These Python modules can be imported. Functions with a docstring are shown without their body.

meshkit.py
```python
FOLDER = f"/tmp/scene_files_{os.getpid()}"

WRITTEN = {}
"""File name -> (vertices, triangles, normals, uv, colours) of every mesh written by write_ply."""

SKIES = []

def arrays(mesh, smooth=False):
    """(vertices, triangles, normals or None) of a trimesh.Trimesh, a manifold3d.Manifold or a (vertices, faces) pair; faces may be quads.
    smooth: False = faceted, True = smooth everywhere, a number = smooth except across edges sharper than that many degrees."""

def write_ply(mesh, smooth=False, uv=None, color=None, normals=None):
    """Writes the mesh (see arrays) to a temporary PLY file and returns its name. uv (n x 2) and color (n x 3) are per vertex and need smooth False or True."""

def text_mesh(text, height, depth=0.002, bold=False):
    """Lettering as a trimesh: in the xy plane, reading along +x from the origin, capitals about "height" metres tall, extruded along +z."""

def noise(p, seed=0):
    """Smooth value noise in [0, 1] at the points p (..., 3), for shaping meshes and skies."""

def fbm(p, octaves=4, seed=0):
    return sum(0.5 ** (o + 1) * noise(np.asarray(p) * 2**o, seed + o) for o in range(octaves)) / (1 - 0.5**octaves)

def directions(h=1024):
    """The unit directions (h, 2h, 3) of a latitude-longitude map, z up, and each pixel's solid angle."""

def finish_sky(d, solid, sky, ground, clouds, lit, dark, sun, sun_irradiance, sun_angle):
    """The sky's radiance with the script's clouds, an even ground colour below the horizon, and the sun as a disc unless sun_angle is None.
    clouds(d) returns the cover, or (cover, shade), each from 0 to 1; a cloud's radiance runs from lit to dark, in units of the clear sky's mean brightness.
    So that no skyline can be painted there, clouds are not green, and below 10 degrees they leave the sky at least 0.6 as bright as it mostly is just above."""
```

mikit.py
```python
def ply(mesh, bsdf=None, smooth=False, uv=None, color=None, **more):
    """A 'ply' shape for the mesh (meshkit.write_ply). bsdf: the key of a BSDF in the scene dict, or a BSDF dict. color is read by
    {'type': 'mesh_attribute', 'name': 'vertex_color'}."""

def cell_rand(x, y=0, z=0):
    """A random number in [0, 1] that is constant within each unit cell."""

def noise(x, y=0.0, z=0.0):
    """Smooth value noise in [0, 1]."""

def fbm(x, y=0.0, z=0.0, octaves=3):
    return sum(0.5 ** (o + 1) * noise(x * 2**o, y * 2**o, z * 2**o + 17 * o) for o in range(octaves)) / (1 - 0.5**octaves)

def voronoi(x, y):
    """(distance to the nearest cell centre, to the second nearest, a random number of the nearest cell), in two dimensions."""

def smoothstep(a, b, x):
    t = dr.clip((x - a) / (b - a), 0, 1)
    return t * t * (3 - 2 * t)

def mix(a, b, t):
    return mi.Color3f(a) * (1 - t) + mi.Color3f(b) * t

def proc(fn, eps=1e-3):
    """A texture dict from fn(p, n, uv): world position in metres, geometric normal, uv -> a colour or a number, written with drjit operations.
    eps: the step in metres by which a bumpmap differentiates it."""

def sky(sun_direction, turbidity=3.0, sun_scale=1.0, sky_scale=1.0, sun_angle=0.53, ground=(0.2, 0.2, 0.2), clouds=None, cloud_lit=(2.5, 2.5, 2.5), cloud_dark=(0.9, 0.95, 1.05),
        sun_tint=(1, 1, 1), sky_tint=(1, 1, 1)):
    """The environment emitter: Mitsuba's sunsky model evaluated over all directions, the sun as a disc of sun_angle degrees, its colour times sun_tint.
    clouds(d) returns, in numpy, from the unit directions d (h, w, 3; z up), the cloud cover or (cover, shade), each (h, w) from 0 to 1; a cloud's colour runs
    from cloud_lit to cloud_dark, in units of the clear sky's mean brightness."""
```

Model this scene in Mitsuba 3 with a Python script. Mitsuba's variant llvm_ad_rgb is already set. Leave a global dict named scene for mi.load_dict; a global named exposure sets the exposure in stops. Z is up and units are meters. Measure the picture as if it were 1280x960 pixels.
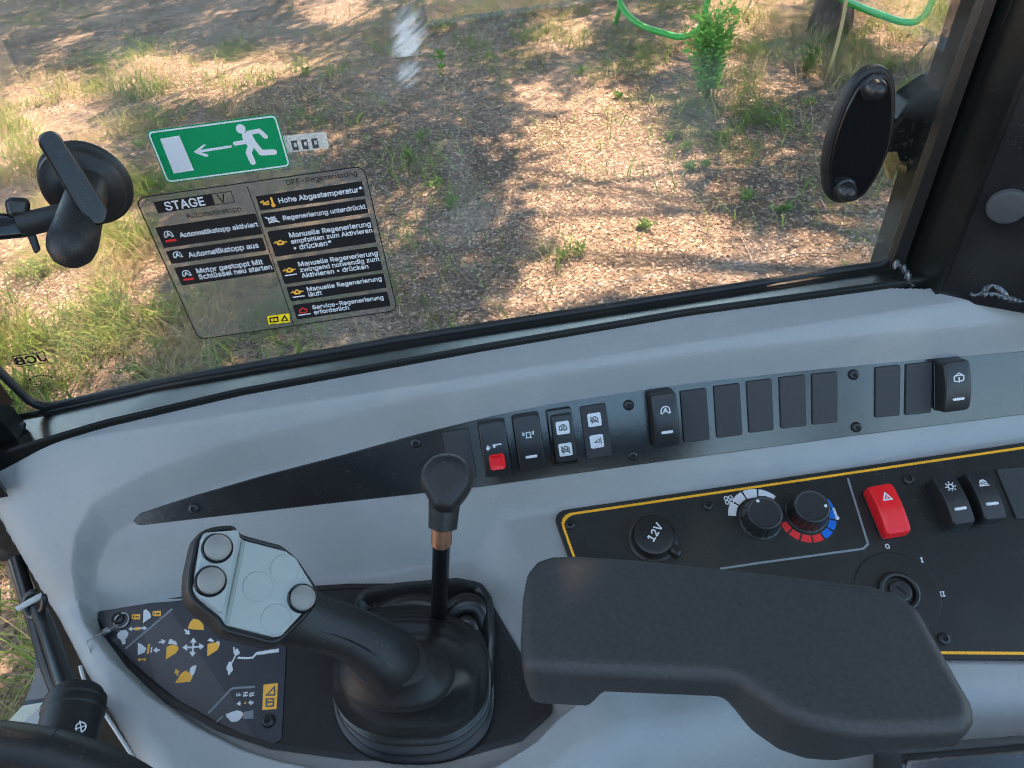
import math, random
import numpy as np, trimesh, shapely, mapbox_earcut
import mitsuba as mi, drjit as dr, mikit, meshkit
from shapely.geometry import Polygon, LineString, Point
from scipy.spatial import cKDTree

# ------------------------------------------------------------------ camera, sky, exposure
T = mi.ScalarTransform4f
FOC, PITCH, YAW, ROLL = 950.0, math.radians(39.9), math.radians(2.0), math.radians(7.6)
CAM = np.array([0.0, 0.0, 2.3])
_ex = np.array([math.cos(YAW), -math.sin(YAW), 0]); _hf = np.array([math.sin(YAW), math.cos(YAW), 0])
FWD = math.cos(PITCH) * _hf - math.sin(PITCH) * np.array([0, 0, 1.0])
_u0 = np.cross(_ex, FWD)
RGT = math.cos(ROLL) * _ex - math.sin(ROLL) * _u0
UPV = math.cos(ROLL) * _u0 + math.sin(ROLL) * _ex
SUN = np.array([0.30, 0.52, 0.80]); SUN /= np.linalg.norm(SUN)
exposure = 3.85

def sky_clouds(d):
    n = meshkit.fbm(d * np.array([2.2, 2.2, 4.0]) + 3.7, 5, 11)
    c = np.clip((n - 0.46) / 0.22, 0, 1)
    return c * 0.7, np.clip((n - 0.60) / 0.3, 0, 1)

scene = {
    'camera': {'type': 'perspective', 'fov': 2 * math.degrees(math.atan(640 / FOC)), 'fov_axis': 'x', 'near_clip': 0.02, 'far_clip': 400.0,
               'to_world': T().look_at(origin=CAM.tolist(), target=(CAM + FWD).tolist(), up=UPV.tolist())},
    'sky': mikit.sky(SUN.tolist(), turbidity=3, ground=(0.13, 0.12, 0.08), sun_scale=1.1, sky_scale=1.45, clouds=sky_clouds, cloud_lit=(1.8, 1.85, 1.95), cloud_dark=(0.95, 1.0, 1.1), sun_tint=(1, 0.90, 0.84), sky_tint=(0.98, 1.02, 0.90)),
}
labels = {}
rng = np.random.default_rng(7)
random.seed(7)

# ------------------------------------------------------------------ measuring: a photo pixel's line of sight met with a real surface
def ray(x, y): return FWD + ((x - 640) / FOC) * RGT - ((y - 480) / FOC) * UPV
def hit(x, y, p, n):
    r = ray(x, y); return CAM + r * (np.dot(np.asarray(p) - CAM, n) / np.dot(r, n))
def depth_at(x, y, d): return CAM + ray(x, y) * d
def unit(v): v = np.asarray(v, float); return v / np.linalg.norm(v)
def nslope(a): a = math.radians(a); return np.array([0, -math.sin(a), math.cos(a)])
def sstep(a, b, x): t = np.clip((x - a) / (b - a), 0, 1); return t * t * (3 - 2 * t)

class Frame:
    """A plane in the cab: origin o, axes u (right), v (up the slope), n (off the surface)."""
    def __init__(s, o, u, n):
        s.o, s.n = np.asarray(o, float), unit(n)
        u = np.asarray(u, float); s.u = unit(u - s.n * np.dot(u, s.n)); s.v = np.cross(s.n, s.u)
    def px(s, x, y, w=0.0):
        d = hit(x, y, s.o + s.n * w, s.n) - s.o
        return np.array([np.dot(d, s.u), np.dot(d, s.v)])
    def pts(s, l, w=0.0): return np.array([s.px(a, b, w) for a, b in l])
    def at(s, uv, w=0.0): return s.o + s.u * uv[0] + s.v * uv[1] + s.n * w
    def world(s, uvw): uvw = np.asarray(uvw, float); return s.o + uvw[:, :1] * s.u + uvw[:, 1:2] * s.v + uvw[:, 2:3] * s.n
    def moved(s, uv, w=0.0, ang=0.0):
        return Frame(s.at(uv, w), s.u * math.cos(ang) + s.v * math.sin(ang), s.n)

# ------------------------------------------------------------------ mesh helpers
def cat(*ms):
    vs, fs, k = [], [], 0
    for m in ms:
        v, f = (m.vertices, m.faces) if hasattr(m, 'faces') else m
        vs.append(np.asarray(v, float)); fs.append(np.asarray(f, int) + k); k += len(v)
    return np.vstack(vs), np.vstack(fs)

def resample(loop, step):
    p = np.vstack([loop, loop[:1]]); s = np.r_[0, np.cumsum(np.linalg.norm(np.diff(p, axis=0), axis=1))]
    n = max(12, int(round(s[-1] / step))); t = np.linspace(0, s[-1], n, endpoint=False)
    return np.c_[np.interp(t, s, p[:, 0]), np.interp(t, s, p[:, 1])]

def rloop(pts, r=0.0, step=None, conc=None):
    """A counter-clockwise outline with rounded corners."""
    g = Polygon(pts).buffer(0)
    if r > 0: g = g.buffer(-r, quad_segs=12).buffer(r, quad_segs=12)
    c = r if conc is None else conc
    if c > 0: g = g.buffer(c, quad_segs=12).buffer(-c, quad_segs=12)
    if g.geom_type != 'Polygon': g = max(g.geoms, key=lambda q: q.area)
    p = np.array(shapely.geometry.polygon.orient(g, 1.0).exterior.coords)[:-1]
    return resample(p, step) if step else p

def soften(loop, sigma):
    from scipy.ndimage import gaussian_filter1d
    st = np.linalg.norm(np.roll(loop, -1, 0) - loop, axis=1).mean()
    return gaussian_filter1d(loop, sigma / st, axis=0, mode='wrap')
def inset(loop, d):
    if d == 0: return loop
    e = np.roll(loop, -1, 0) - loop; e /= np.linalg.norm(e, axis=1, keepdims=True) + 1e-12
    n = np.c_[-e[:, 1], e[:, 0]]; m = n + np.roll(n, 1, 0)
    m /= np.maximum(np.linalg.norm(m, axis=1, keepdims=True), 1e-9)
    k = np.clip((m * n).sum(1), 0.5, 1)
    return loop + m * (d / k)[:, None]

def tri2(loop):
    return mapbox_earcut.triangulate_float64(np.ascontiguousarray(loop, dtype=np.float64), np.array([len(loop)], np.uint32)).reshape(-1, 3).astype(int)

def rex(fr, loop, prof, bottom=True, top=True, wfun=None):
    """Stacks insets of an outline into a solid: prof = [(inset, height), ...] from the bottom up."""
    n = len(loop); V, Fc = [], []
    for d, w in prof:
        p = inset(loop, d); ww = np.full(n, w) if wfun is None else wfun(p, w)
        V.append(np.c_[p, ww])
    for k in range(len(prof) - 1):
        a = np.arange(n) + k * n; b = np.roll(np.arange(n), -1) + k * n
        Fc.append(np.c_[a, b, b + n]); Fc.append(np.c_[a, b + n, a + n])
    if top: Fc.append(tri2(V[-1][:, :2]) + (len(prof) - 1) * n)
    if bottom: Fc.append(tri2(V[0][:, :2])[:, ::-1])
    return fr.world(np.vstack(V)), np.vstack(Fc)

def rnd_prof(h, r, k=5, base=0.0):
    """A wall of height h with a rounded upper edge of radius r."""
    return [(0.0, base)] + [(r * (1 - math.cos(a)), h - r + r * math.sin(a)) for a in np.linspace(0, math.pi / 2, k)]

def rect(cx, cy, w, h, ang=0.0):
    c, s = math.cos(ang), math.sin(ang)
    return np.array([[cx + a * w / 2 * c - b * h / 2 * s, cy + a * w / 2 * s + b * h / 2 * c] for a, b in ((-1, -1), (1, -1), (1, 1), (-1, 1))])

def px_rect(fr, tl, tr, br, bl, w=0.0):
    """The true rectangle on a plane nearest to four measured corners: centre, width, height, angle."""
    a, b, c, d = fr.pts([tl, tr, br, bl], w)
    e = (b - a + c - d) / 2; g = (a - d + b - c) / 2
    ang = math.atan2(e[1] - g[0], e[0] + g[1])
    return (a + b + c + d) / 4, np.linalg.norm(e), np.linalg.norm(g), ang

def flat(fr, polys, w, t=0.0003):
    """Print: thin pieces of the given outlines lying on a plane."""
    out = []
    for p in polys:
        g = p if hasattr(p, 'geom_type') else Polygon(p)
        g = g.buffer(0)
        for q in getattr(g, 'geoms', [g]):
            if q.is_empty or q.area < 1e-10: continue
            m = trimesh.creation.extrude_polygon(q, t, engine='earcut')
            v = np.array(m.vertices); v[:, 2] += w
            out.append((fr.world(v), np.array(m.faces)))
    return cat(*out)

def stroke(pts, wd, cap=2): return LineString(pts).buffer(wd / 2, cap_style=cap, join_style=1, quad_segs=4)
def ring(c, r0, r1, a0=0, a1=360, n=24):
    a = np.radians(np.linspace(a0, a1, n))
    o = np.c_[np.cos(a), np.sin(a)]
    if a1 - a0 >= 360: return Point(*c).buffer(r1, quad_segs=12).difference(Point(*c).buffer(r0, quad_segs=12))
    return Polygon(np.vstack([np.asarray(c) + o * r1, np.asarray(c) + o[::-1] * r0]))

def text(fr, s, h, uv, w=0.0, ang=0.0, bold=False, anchor='l', mirror=False, t=0.0003):
    m = meshkit.text_mesh(s, h, t, bold); v = np.array(m.vertices); f = np.array(m.faces)
    wd = v[:, 0].max()
    if anchor == 'c': v[:, 0] -= wd / 2; v[:, 1] -= h / 2
    if anchor == 'r': v[:, 0] -= wd
    if mirror: v[:, 0] *= -1; f = f[:, ::-1]
    c, sn = math.cos(ang), math.sin(ang)
    p = np.c_[uv[0] + v[:, 0] * c - v[:, 1] * sn, uv[1] + v[:, 0] * sn + v[:, 1] * c, w + v[:, 2]]
    return fr.world(p), f

def tube(pts, rad, n=16, side=None, caps=True):
    """A swept tube; rad: one radius, or a list, or a list of (a, b) half-axes with a along side."""
    pts = np.asarray(pts, float); m = len(pts)
    rad = np.array([[r, r] if np.isscalar(r) else r for r in (rad if hasattr(rad, '__len__') else [rad] * m)], float)
    tan = np.gradient(pts, axis=0); tan /= np.linalg.norm(tan, axis=1, keepdims=True)
    s = np.asarray(side if side is not None else ([0, 0, 1.0] if abs(tan[0][2]) < 0.9 else [1.0, 0, 0]), float)
    V = []; a = np.linspace(0, 2 * math.pi, n, endpoint=False)
    for k in range(m):
        s = unit(s - tan[k] * np.dot(s, tan[k])); b = np.cross(tan[k], s)
        V.append(pts[k] + np.outer(np.cos(a) * rad[k, 0], s) + np.outer(np.sin(a) * rad[k, 1], b))
    Fc = []
    for k in range(m - 1):
        i = np.arange(n) + k * n; j = np.roll(np.arange(n), -1) + k * n
        Fc += [np.c_[i, j, j + n], np.c_[i, j + n, i + n]]
    V = np.vstack(V)
    if caps:
        V = np.vstack([V, pts[:1], pts[-1:]]); i = np.arange(n); j = np.roll(i, -1)
        Fc += [np.c_[j, i, np.full(n, m * n)], np.c_[i + (m - 1) * n, j + (m - 1) * n, np.full(n, m * n + 1)]]
    return V, np.vstack(Fc)

def spline(pts, n):
    from scipy.interpolate import CubicSpline
    pts = np.asarray(pts, float); s = np.r_[0, np.cumsum(np.linalg.norm(np.diff(pts, axis=0), axis=1))]
    return CubicSpline(s, pts)(np.linspace(0, s[-1], n))

def lathe(fr, uv, prof, n=32, w0=0.0):
    """Revolves (radius, height) about the normal of a plane."""
    a = np.linspace(0, 2 * math.pi, n, endpoint=False); V = []; Fc = []
    for r, h in prof: V.append(np.c_[uv[0] + r * np.cos(a), uv[1] + r * np.sin(a), np.full(n, w0 + h)])
    for k in range(len(prof) - 1):
        i = np.arange(n) + k * n; j = np.roll(np.arange(n), -1) + k * n
        Fc += [np.c_[i, j, j + n], np.c_[i, j + n, i + n]]
    m = len(prof) * n
    V = np.vstack(V + [[[uv[0], uv[1], w0 + prof[-1][1]]]])
    i = np.arange(n) + (len(prof) - 1) * n; Fc.append(np.c_[i, np.roll(np.arange(n), -1) + (len(prof) - 1) * n, np.full(n, m)])
    return fr.world(V), np.vstack(Fc)

def box(lo, hi, bev=0.0):
    m = trimesh.creation.box(bounds=[lo, hi])
    return np.array(m.vertices), np.array(m.faces)

def prism(bot, top):
    """A solid between two outlines of equally many 3D points."""
    n = len(bot); V = np.vstack([bot, top]); i = np.arange(n); j = np.roll(i, -1)
    Fc = [np.c_[i, j, j + n], np.c_[i, j + n, i + n]] + [np.array([[0, k + 1, k] for k in range(1, n - 1)])] + [np.array([[n, n + k, n + k + 1] for k in range(1, n - 1)])]
    m = trimesh.Trimesh(V, np.vstack(Fc), process=False); trimesh.repair.fix_normals(m)
    return np.array(m.vertices), np.array(m.faces)

# ------------------------------------------------------------------ entries and labels
def key_for(base):
    if base not in scene and base not in labels and base not in _used: _used.add(base); return base
    k = 1
    while f'{base}_{k:03d}' in _used: k += 1
    _used.add(f'{base}_{k:03d}'); return f'{base}_{k:03d}'
_used = set(scene)
def thing(name, label, category, group=None):
    k = key_for(name); labels[k] = {'label': label, 'category': category}
    if group: labels[k]['group'] = group
    return k
def put(name, mesh, mat, parent=None, smooth=30, label=None, kind=None, **kw):
    k = key_for(parent + '__' + name) if parent else (name if name in labels else key_for(name))
    scene[k] = mikit.ply(mesh, mat, smooth, **kw)
    if label or kind:
        labels.setdefault(k, {})
        if label: labels[k]['label'] = label
        if kind: labels[k]['kind'] = kind
    return k

# ------------------------------------------------------------------ materials
def pr(col, rough=0.5, spec=0.5, metal=0.0, **kw):
    return {'type': 'twosided', 'bsdf': {'type': 'principled', 'base_color': {'type': 'rgb', 'value': list(col)} if not isinstance(col, dict) else col,
            'roughness': rough, 'specular': spec, 'metallic': metal, **kw}}
def bumped(b, fn, scale, eps=2e-4):
    inner = b['bsdf']
    return {'type': 'twosided', 'bsdf': {'type': 'bumpmap', 'arbitrary': {**mikit.proc(fn, eps)}, 'scale': scale, 'nested': inner}}
def grain(k):
    def fn(p, n, uv): return mikit.noise(p.x * k, p.y * k, p.z * k) * 0.6 + mikit.noise(p.x * k * 2.1 + 7, p.y * k * 2.1, p.z * k * 2.1) * 0.4
    return fn
def dusty(col, dust, amt, mottle=0.0):
    c0, c1 = mi.Color3f(*col), mi.Color3f(*dust)
    def fn(p, n, uv):
        a = mikit.fbm(p.x * 14, p.y * 14, p.z * 14, octaves=4)
        s = mikit.smoothstep(0.78, 0.86, mikit.noise(p.x * 900, p.y * 900, p.z * 900)) * mikit.smoothstep(0.45, 0.7, mikit.noise(p.x * 60, p.y * 60, p.z * 60))
        c = mikit.mix(c0, c1, dr.clip(mikit.smoothstep(0.4, 0.8, a) * amt + s * amt * 2.5, 0, 1))
        return c * (1 + mottle * (mikit.noise(p.x * 1100, p.y * 1100, p.z * 1100) + mikit.noise(p.x * 480, p.y * 480, p.z * 480) - 1)) if mottle else c
    return mikit.proc(fn)
g900, g1500, g350 = grain(900.0), grain(1500.0), grain(420.0)
scene['grey_plastic'] = bumped(pr(dusty((0.262, 0.272, 0.272), (0.34, 0.335, 0.315), 0.35, 0.04), 0.40, 0.5), grain(640.0), 0.00022)
scene['black_paint'] = bumped(pr(dusty((0.012, 0.012, 0.013), (0.06, 0.06, 0.055), 0.25), 0.20, 0.85), g350, 0.00005)
scene['frame_paint'] = pr(dusty((0.010, 0.011, 0.010), (0.03, 0.03, 0.03), 0.2), 0.22, 0.18)
scene['rubber'] = pr(dusty((0.009, 0.009, 0.009), (0.045, 0.045, 0.042), 0.25), 0.33, 0.5)
scene['matt_rubber'] = bumped(pr(dusty((0.010, 0.010, 0.010), (0.045, 0.045, 0.042), 0.25), 0.5, 0.45), g1500, 0.00005)
scene['switch_plastic'] = bumped(pr((0.018, 0.0185, 0.019), 0.38, 0.5), g1500, 0.00003)
scene['blank_plastic'] = bumped(pr((0.034, 0.035, 0.037), 0.62, 0.4), g1500, 0.00005)
scene['arm_foam'] = bumped(pr(dusty((0.036, 0.036, 0.036), (0.06, 0.06, 0.06), 0.15, 0.17), 0.52, 0.45), grain(620.0), 0.00026)
scene['panel_film'] = bumped(pr(dusty((0.013, 0.014, 0.013), (0.07, 0.07, 0.055), 0.18), 0.36, 0.4), g1500, 0.00003)
scene['gloss_black'] = pr((0.008, 0.008, 0.009), 0.12, 0.5)
scene['dark_void'] = pr((0.012, 0.012, 0.012), 0.8, 0.2)
scene['plate_film'] = pr((0.030, 0.033, 0.042), 0.30, 0.5)
scene['plate_band'] = pr((0.052, 0.052, 0.060), 0.30, 0.5)
scene['floor_board'] = bumped(pr(dusty((0.008, 0.008, 0.009), (0.05, 0.05, 0.045), 0.22), 0.45, 0.35), g350, 0.0001)
scene['white_print'] = pr((0.62, 0.63, 0.64), 0.5, 0.3)
scene['grey_print'] = pr((0.20, 0.215, 0.23), 0.5, 0.3)
scene['dim_print'] = pr((0.10, 0.10, 0.10), 0.5, 0.3)
scene['orange_print'] = pr((0.85, 0.42, 0.06), 0.5, 0.3)
scene['amber_line'] = pr((0.85, 0.40, 0.02), 0.35, 0.5)
scene['yellow_print'] = pr((0.90, 0.62, 0.01), 0.5, 0.3)
scene['red_plastic'] = pr((0.78, 0.012, 0.016), 0.30, 0.5)
scene['red_print'] = pr((0.72, 0.03, 0.03), 0.5, 0.3)
scene['blue_print'] = pr((0.01, 0.14, 0.55), 0.5, 0.3)
scene['black_print'] = pr((0.012, 0.012, 0.013), 0.5, 0.3)
scene['green_print'] = pr((0.0, 0.24, 0.085), 0.4, 0.4)
scene['mint_plastic'] = pr((0.30, 0.335, 0.325), 0.38, 0.5)
scene['mint_dark'] = pr((0.21, 0.24, 0.23), 0.4, 0.5)
scene['button_grey'] = pr((0.22, 0.215, 0.20), 0.45, 0.5)
scene['copper'] = pr((0.55, 0.28, 0.17), 0.35, 0.5, 0.8)
scene['steel'] = pr((0.42, 0.42, 0.42), 0.3, 0.5, 0.9)
scene['screw_black'] = pr((0.015, 0.015, 0.016), 0.35, 0.5)
scene['cap_grey'] = pr((0.06, 0.06, 0.062), 0.5, 0.4)
scene['sealant'] = pr((0.05, 0.055, 0.06), 0.10, 0.9)
scene['white_nylon'] = pr((0.48, 0.48, 0.46), 0.4, 0.5)
scene['glass'] = {'type': 'thindielectric', 'int_ior': 1.5}
scene['smoke_film'] = {'type': 'mask', 'opacity': 0.40, 'bsdf': pr((0.17, 0.16, 0.145), 0.5, 0.4)}
def white_streak_fn(p, n, uv):
    a = mikit.fbm(p.x * 60 + p.z * 30, p.z * 420 - p.x * 260, 3.0, octaves=4)
    b = mikit.fbm(p.x * 45, p.z * 45, 9.0, octaves=3)
    e = dr.clip(1.0 - dr.sqrt(dr.square(uv.x * 2 - 1) + dr.square(uv.y * 2 - 1)), 0, 1)
    return dr.clip(mikit.smoothstep(0.40, 0.72, a * 0.35 + b * 0.65) * mikit.smoothstep(0.0, 0.6, e) * 0.75, 0, 1)
scene['white_streak'] = {'type': 'mask', 'opacity': mikit.proc(white_streak_fn), 'bsdf': pr((0.80, 0.80, 0.78), 0.7, 0.2)}  # whitish streaks of uneven opacity, fading towards the sheet edges
def haze_fn(p, n, uv):
    a = mikit.fbm(p.x * 16 + 4, p.z * 16, 2.0, octaves=4)
    d = mikit.smoothstep(0.80, 0.90, mikit.noise(p.x * 420, p.z * 420, 5.0))
    return dr.clip(0.004 + mikit.smoothstep(0.45, 0.8, a) * 0.07 + d * 0.03, 0, 1)
scene['glass_dust'] = {'type': 'mask', 'opacity': mikit.proc(haze_fn), 'bsdf': pr((0.70, 0.70, 0.66), 0.8, 0.2)}
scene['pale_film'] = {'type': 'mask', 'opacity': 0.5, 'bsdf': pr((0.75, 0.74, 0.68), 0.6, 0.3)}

def soil_fn(p, n, uv):
    a = mikit.fbm(p.x * 1.1, p.y * 1.1, 0.0, octaves=4)
    b = mikit.fbm(p.x * 26, p.y * 26, 3.0, octaves=3)
    d1, d2, r = mikit.voronoi(p.x * 34 + b * 1.5, p.y * 34)
    e1, e2, q = mikit.voronoi(p.x * 75 + 3, p.y * 75 + b)
    c = mikit.mix((0.135, 0.098, 0.075), (0.225, 0.165, 0.125), mikit.smoothstep(0.3, 0.7, a))
    c = mikit.mix(c, mi.Color3f(0.30, 0.225, 0.17), mikit.smoothstep(0.55, 0.95, r) * mikit.smoothstep(0.5, 0.25, d1))
    c = mikit.mix(c, mi.Color3f(0.06, 0.046, 0.036), mikit.smoothstep(0.35, 0.1, q) * 0.8)
    c = mikit.mix(c, mi.Color3f(0.40, 0.32, 0.24), mikit.smoothstep(0.86, 0.96, q))
    return c * (0.7 + 0.6 * b)
scene['soil'] = pr(mikit.proc(soil_fn), 0.95, 0.1)
VC = {'type': 'mesh_attribute', 'name': 'vertex_color'}
scene['litter'] = pr(VC, 0.8, 0.2)
scene['leaf'] = {'type': 'principledthin', 'base_color': VC, 'roughness': 0.55, 'diff_trans': 0.8, 'spec_trans': 0.0}
scene['canopy_leaf'] = {'type': 'principledthin', 'base_color': {'type': 'rgb', 'value': [0.07, 0.12, 0.03]}, 'roughness': 0.5, 'diff_trans': 0.5}
def bark_fn(p, n, uv):
    a = mikit.fbm(p.x * 18, p.y * 18, p.z * 4, octaves=4)
    return mikit.mix((0.03, 0.022, 0.016), (0.14, 0.10, 0.075), mikit.smoothstep(0.3, 0.7, a))
scene['bark'] = pr(mikit.proc(bark_fn), 0.9, 0.1)
scene['green_steel'] = pr(dusty((0.035, 0.34, 0.05), (0.12, 0.26, 0.08), 0.4), 0.3, 0.5)

# ------------------------------------------------------------------ the cab's main planes
S = Frame(depth_at(860, 520, 0.68), [1, 0, 0], nslope(62))               # switch panel
K = Frame(hit(900, 600, S.o, S.n), [1, 0, 0], nslope(20))                # heater and ignition panel
J = Frame(hit(300, 742, S.o, S.n), [1, 0, 0], nslope(15))                # joystick floor
_st = hit(860, 478, S.o, S.n)
L = Frame(depth_at(860, 447, np.dot(_st - CAM, FWD) - 0.027), [1, 0, 0], nslope(15))   # top ledge
YW = hit(860, 395, L.o, L.n)[1] + 0.030                                   # window glass
W = Frame([0, YW, 0], [1, 0, 0], [0, -1, 0])
GP, GN = np.zeros(3), np.array([0, 0, 1.0])
def ground_px(x, y): return hit(x, y, GP, GN)[:2]
def zplane(fr, x, y): return fr.o[2] - ((x - fr.o[0]) * fr.n[0] + (y - fr.o[1]) * fr.n[1]) / fr.n[2]

# ------------------------------------------------------------------ grey console shell
def smax(a, b, k): h = np.clip(0.5 + 0.5 * (a - b) / k, 0, 1); return b * (1 - h) + a * h + k * h * (1 - h)
def smin(a, b, k): return -smax(-a, -b, k)
step_line = np.array([hit(x, y, J.o, J.n)[:2] for x, y in [(560, 640), (598, 728), (648, 815), (692, 888), (745, 1000)]])
def side_of(line, x, y):
    """Signed distance to a polyline in plan (positive to its right, going along it)."""
    ls = LineString(line); q = np.vstack([np.array(ls.interpolate(t, normalized=True).coords[0]) for t in np.linspace(0, 1, 240)])
    tr = cKDTree(q); d, i = tr.query(np.c_[x.ravel(), y.ravel()])
    i = np.clip(i, 1, len(q) - 2); t = q[i + 1] - q[i - 1]; r = np.c_[x.ravel(), y.ravel()] - q[i]
    return (-np.sign(t[:, 1] * r[:, 0] - t[:, 0] * r[:, 1]) * d).reshape(x.shape)
def base_h(x, y):
    zj, zk, zs = zplane(J, x, y), zplane(K, x, y), zplane(S, x, y)
    t = sstep(0.0, 0.045, side_of(step_line, x, y))
    return smax(zs, zj + (zk - zj) * t, 0.010)
def outer_h(x, y, b):
    dep = 0.026 - 0.022 * sstep(0.02, 0.10, x) * sstep(0.40, 0.33, y)
    return smin(zplane(L, x, y), b + dep, 0.005)
def march(px, py, fun, lo=0.45, hi=0.95, n=600):
    t = np.linspace(lo, hi, n); p = CAM + np.outer(t, ray(px, py)); z = fun(p[:, 0], p[:, 1])
    i = np.argmax(p[:, 2] < z); return p[i][:2] if (p[:, 2] < z).any() else p[-1][:2]
fo = lambda x, y: outer_h(x, y, base_h(x, y))
lip_px = [(1460, 386), (1280, 405), (1100, 420), (1000, 430), (860, 446), (700, 469), (500, 505), (300, 553), (184, 594), (118, 631), (97, 668), (92, 708), (97, 745),
          (108, 778), (140, 822), (185, 866), (240, 904), (300, 934), (350, 950), (430, 966), (530, 972), (620, 957), (668, 928), (700, 895)]
lip = np.array([march(x, y, fo) for x, y in lip_px])
lip = np.vstack([lip, [march(x, y, fo) for x, y in [(760, 852), (900, 836), (1150, 829), (1280, 831), (1460, 830)]]])
lip_poly = Polygon(np.vstack([lip, [[0.9, lip[-1][1]], [0.9, lip[0][1]]]])).buffer(0)
lip_poly = lip_poly.buffer(-0.012).buffer(0.024).buffer(-0.012)
edge_px = [(-60, 560), (-25, 610), (0, 655), (14, 680), (52, 744), (96, 826), (128, 881), (163, 942), (200, 1003), (235, 1060)]
edge = np.array([march(x, y, fo, 0.4) for x, y in edge_px])
out_poly = Polygon(np.vstack([[[edge[0][0] - 0.02, 0.60]], edge, [[edge[-1][0] + 0.03, 0.02], [0.95, 0.02], [0.95, 0.60]]])).buffer(0)
out_poly = out_poly.buffer(-0.02).buffer(0.02)
front_px = [(235, 985), (350, 1010), (530, 1030), (640, 1000), (710, 930), (800, 893), (900, 870), (1050, 850), (1250, 846), (1400, 846)]
fp = np.array([march(x, y, fo, 0.35) for x, y in front_px])
def poly_sd(poly, x, y):
    g = poly.exterior; q = np.array([g.interpolate(t, normalized=True).coords[0] for t in np.linspace(0, 1, 3000, endpoint=False)])
    d, _ = cKDTree(q).query(np.c_[x.ravel(), y.ravel()]); ins = shapely.contains_xy(poly, x.ravel(), y.ravel())
    return np.where(ins, d, -d).reshape(x.shape)
def shell_h(x, y):
    b = base_h(x, y); o = outer_h(x, y, b)
    t = sstep(-0.001, 0.0055, poly_sd(lip_poly, x, y))
    h = o * (1 - t) + np.minimum(b, o) * t
    e = poly_sd(out_poly, x, y); r = 0.022
    q = np.clip(1 - e / r, 0, 1); h = h - r * (1 - np.sqrt(np.maximum(1 - q ** 2, 0))) * 0.8
    h = h - np.clip(-e, 0, 1) * 18
    yf = np.interp(x, fp[:, 0], fp[:, 1]); d = np.clip(yf - y, 0, 1)
    return h - np.where(d < 0.045, d ** 2 / 0.05, 0.0405 + (d - 0.045) * 1.8)
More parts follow.
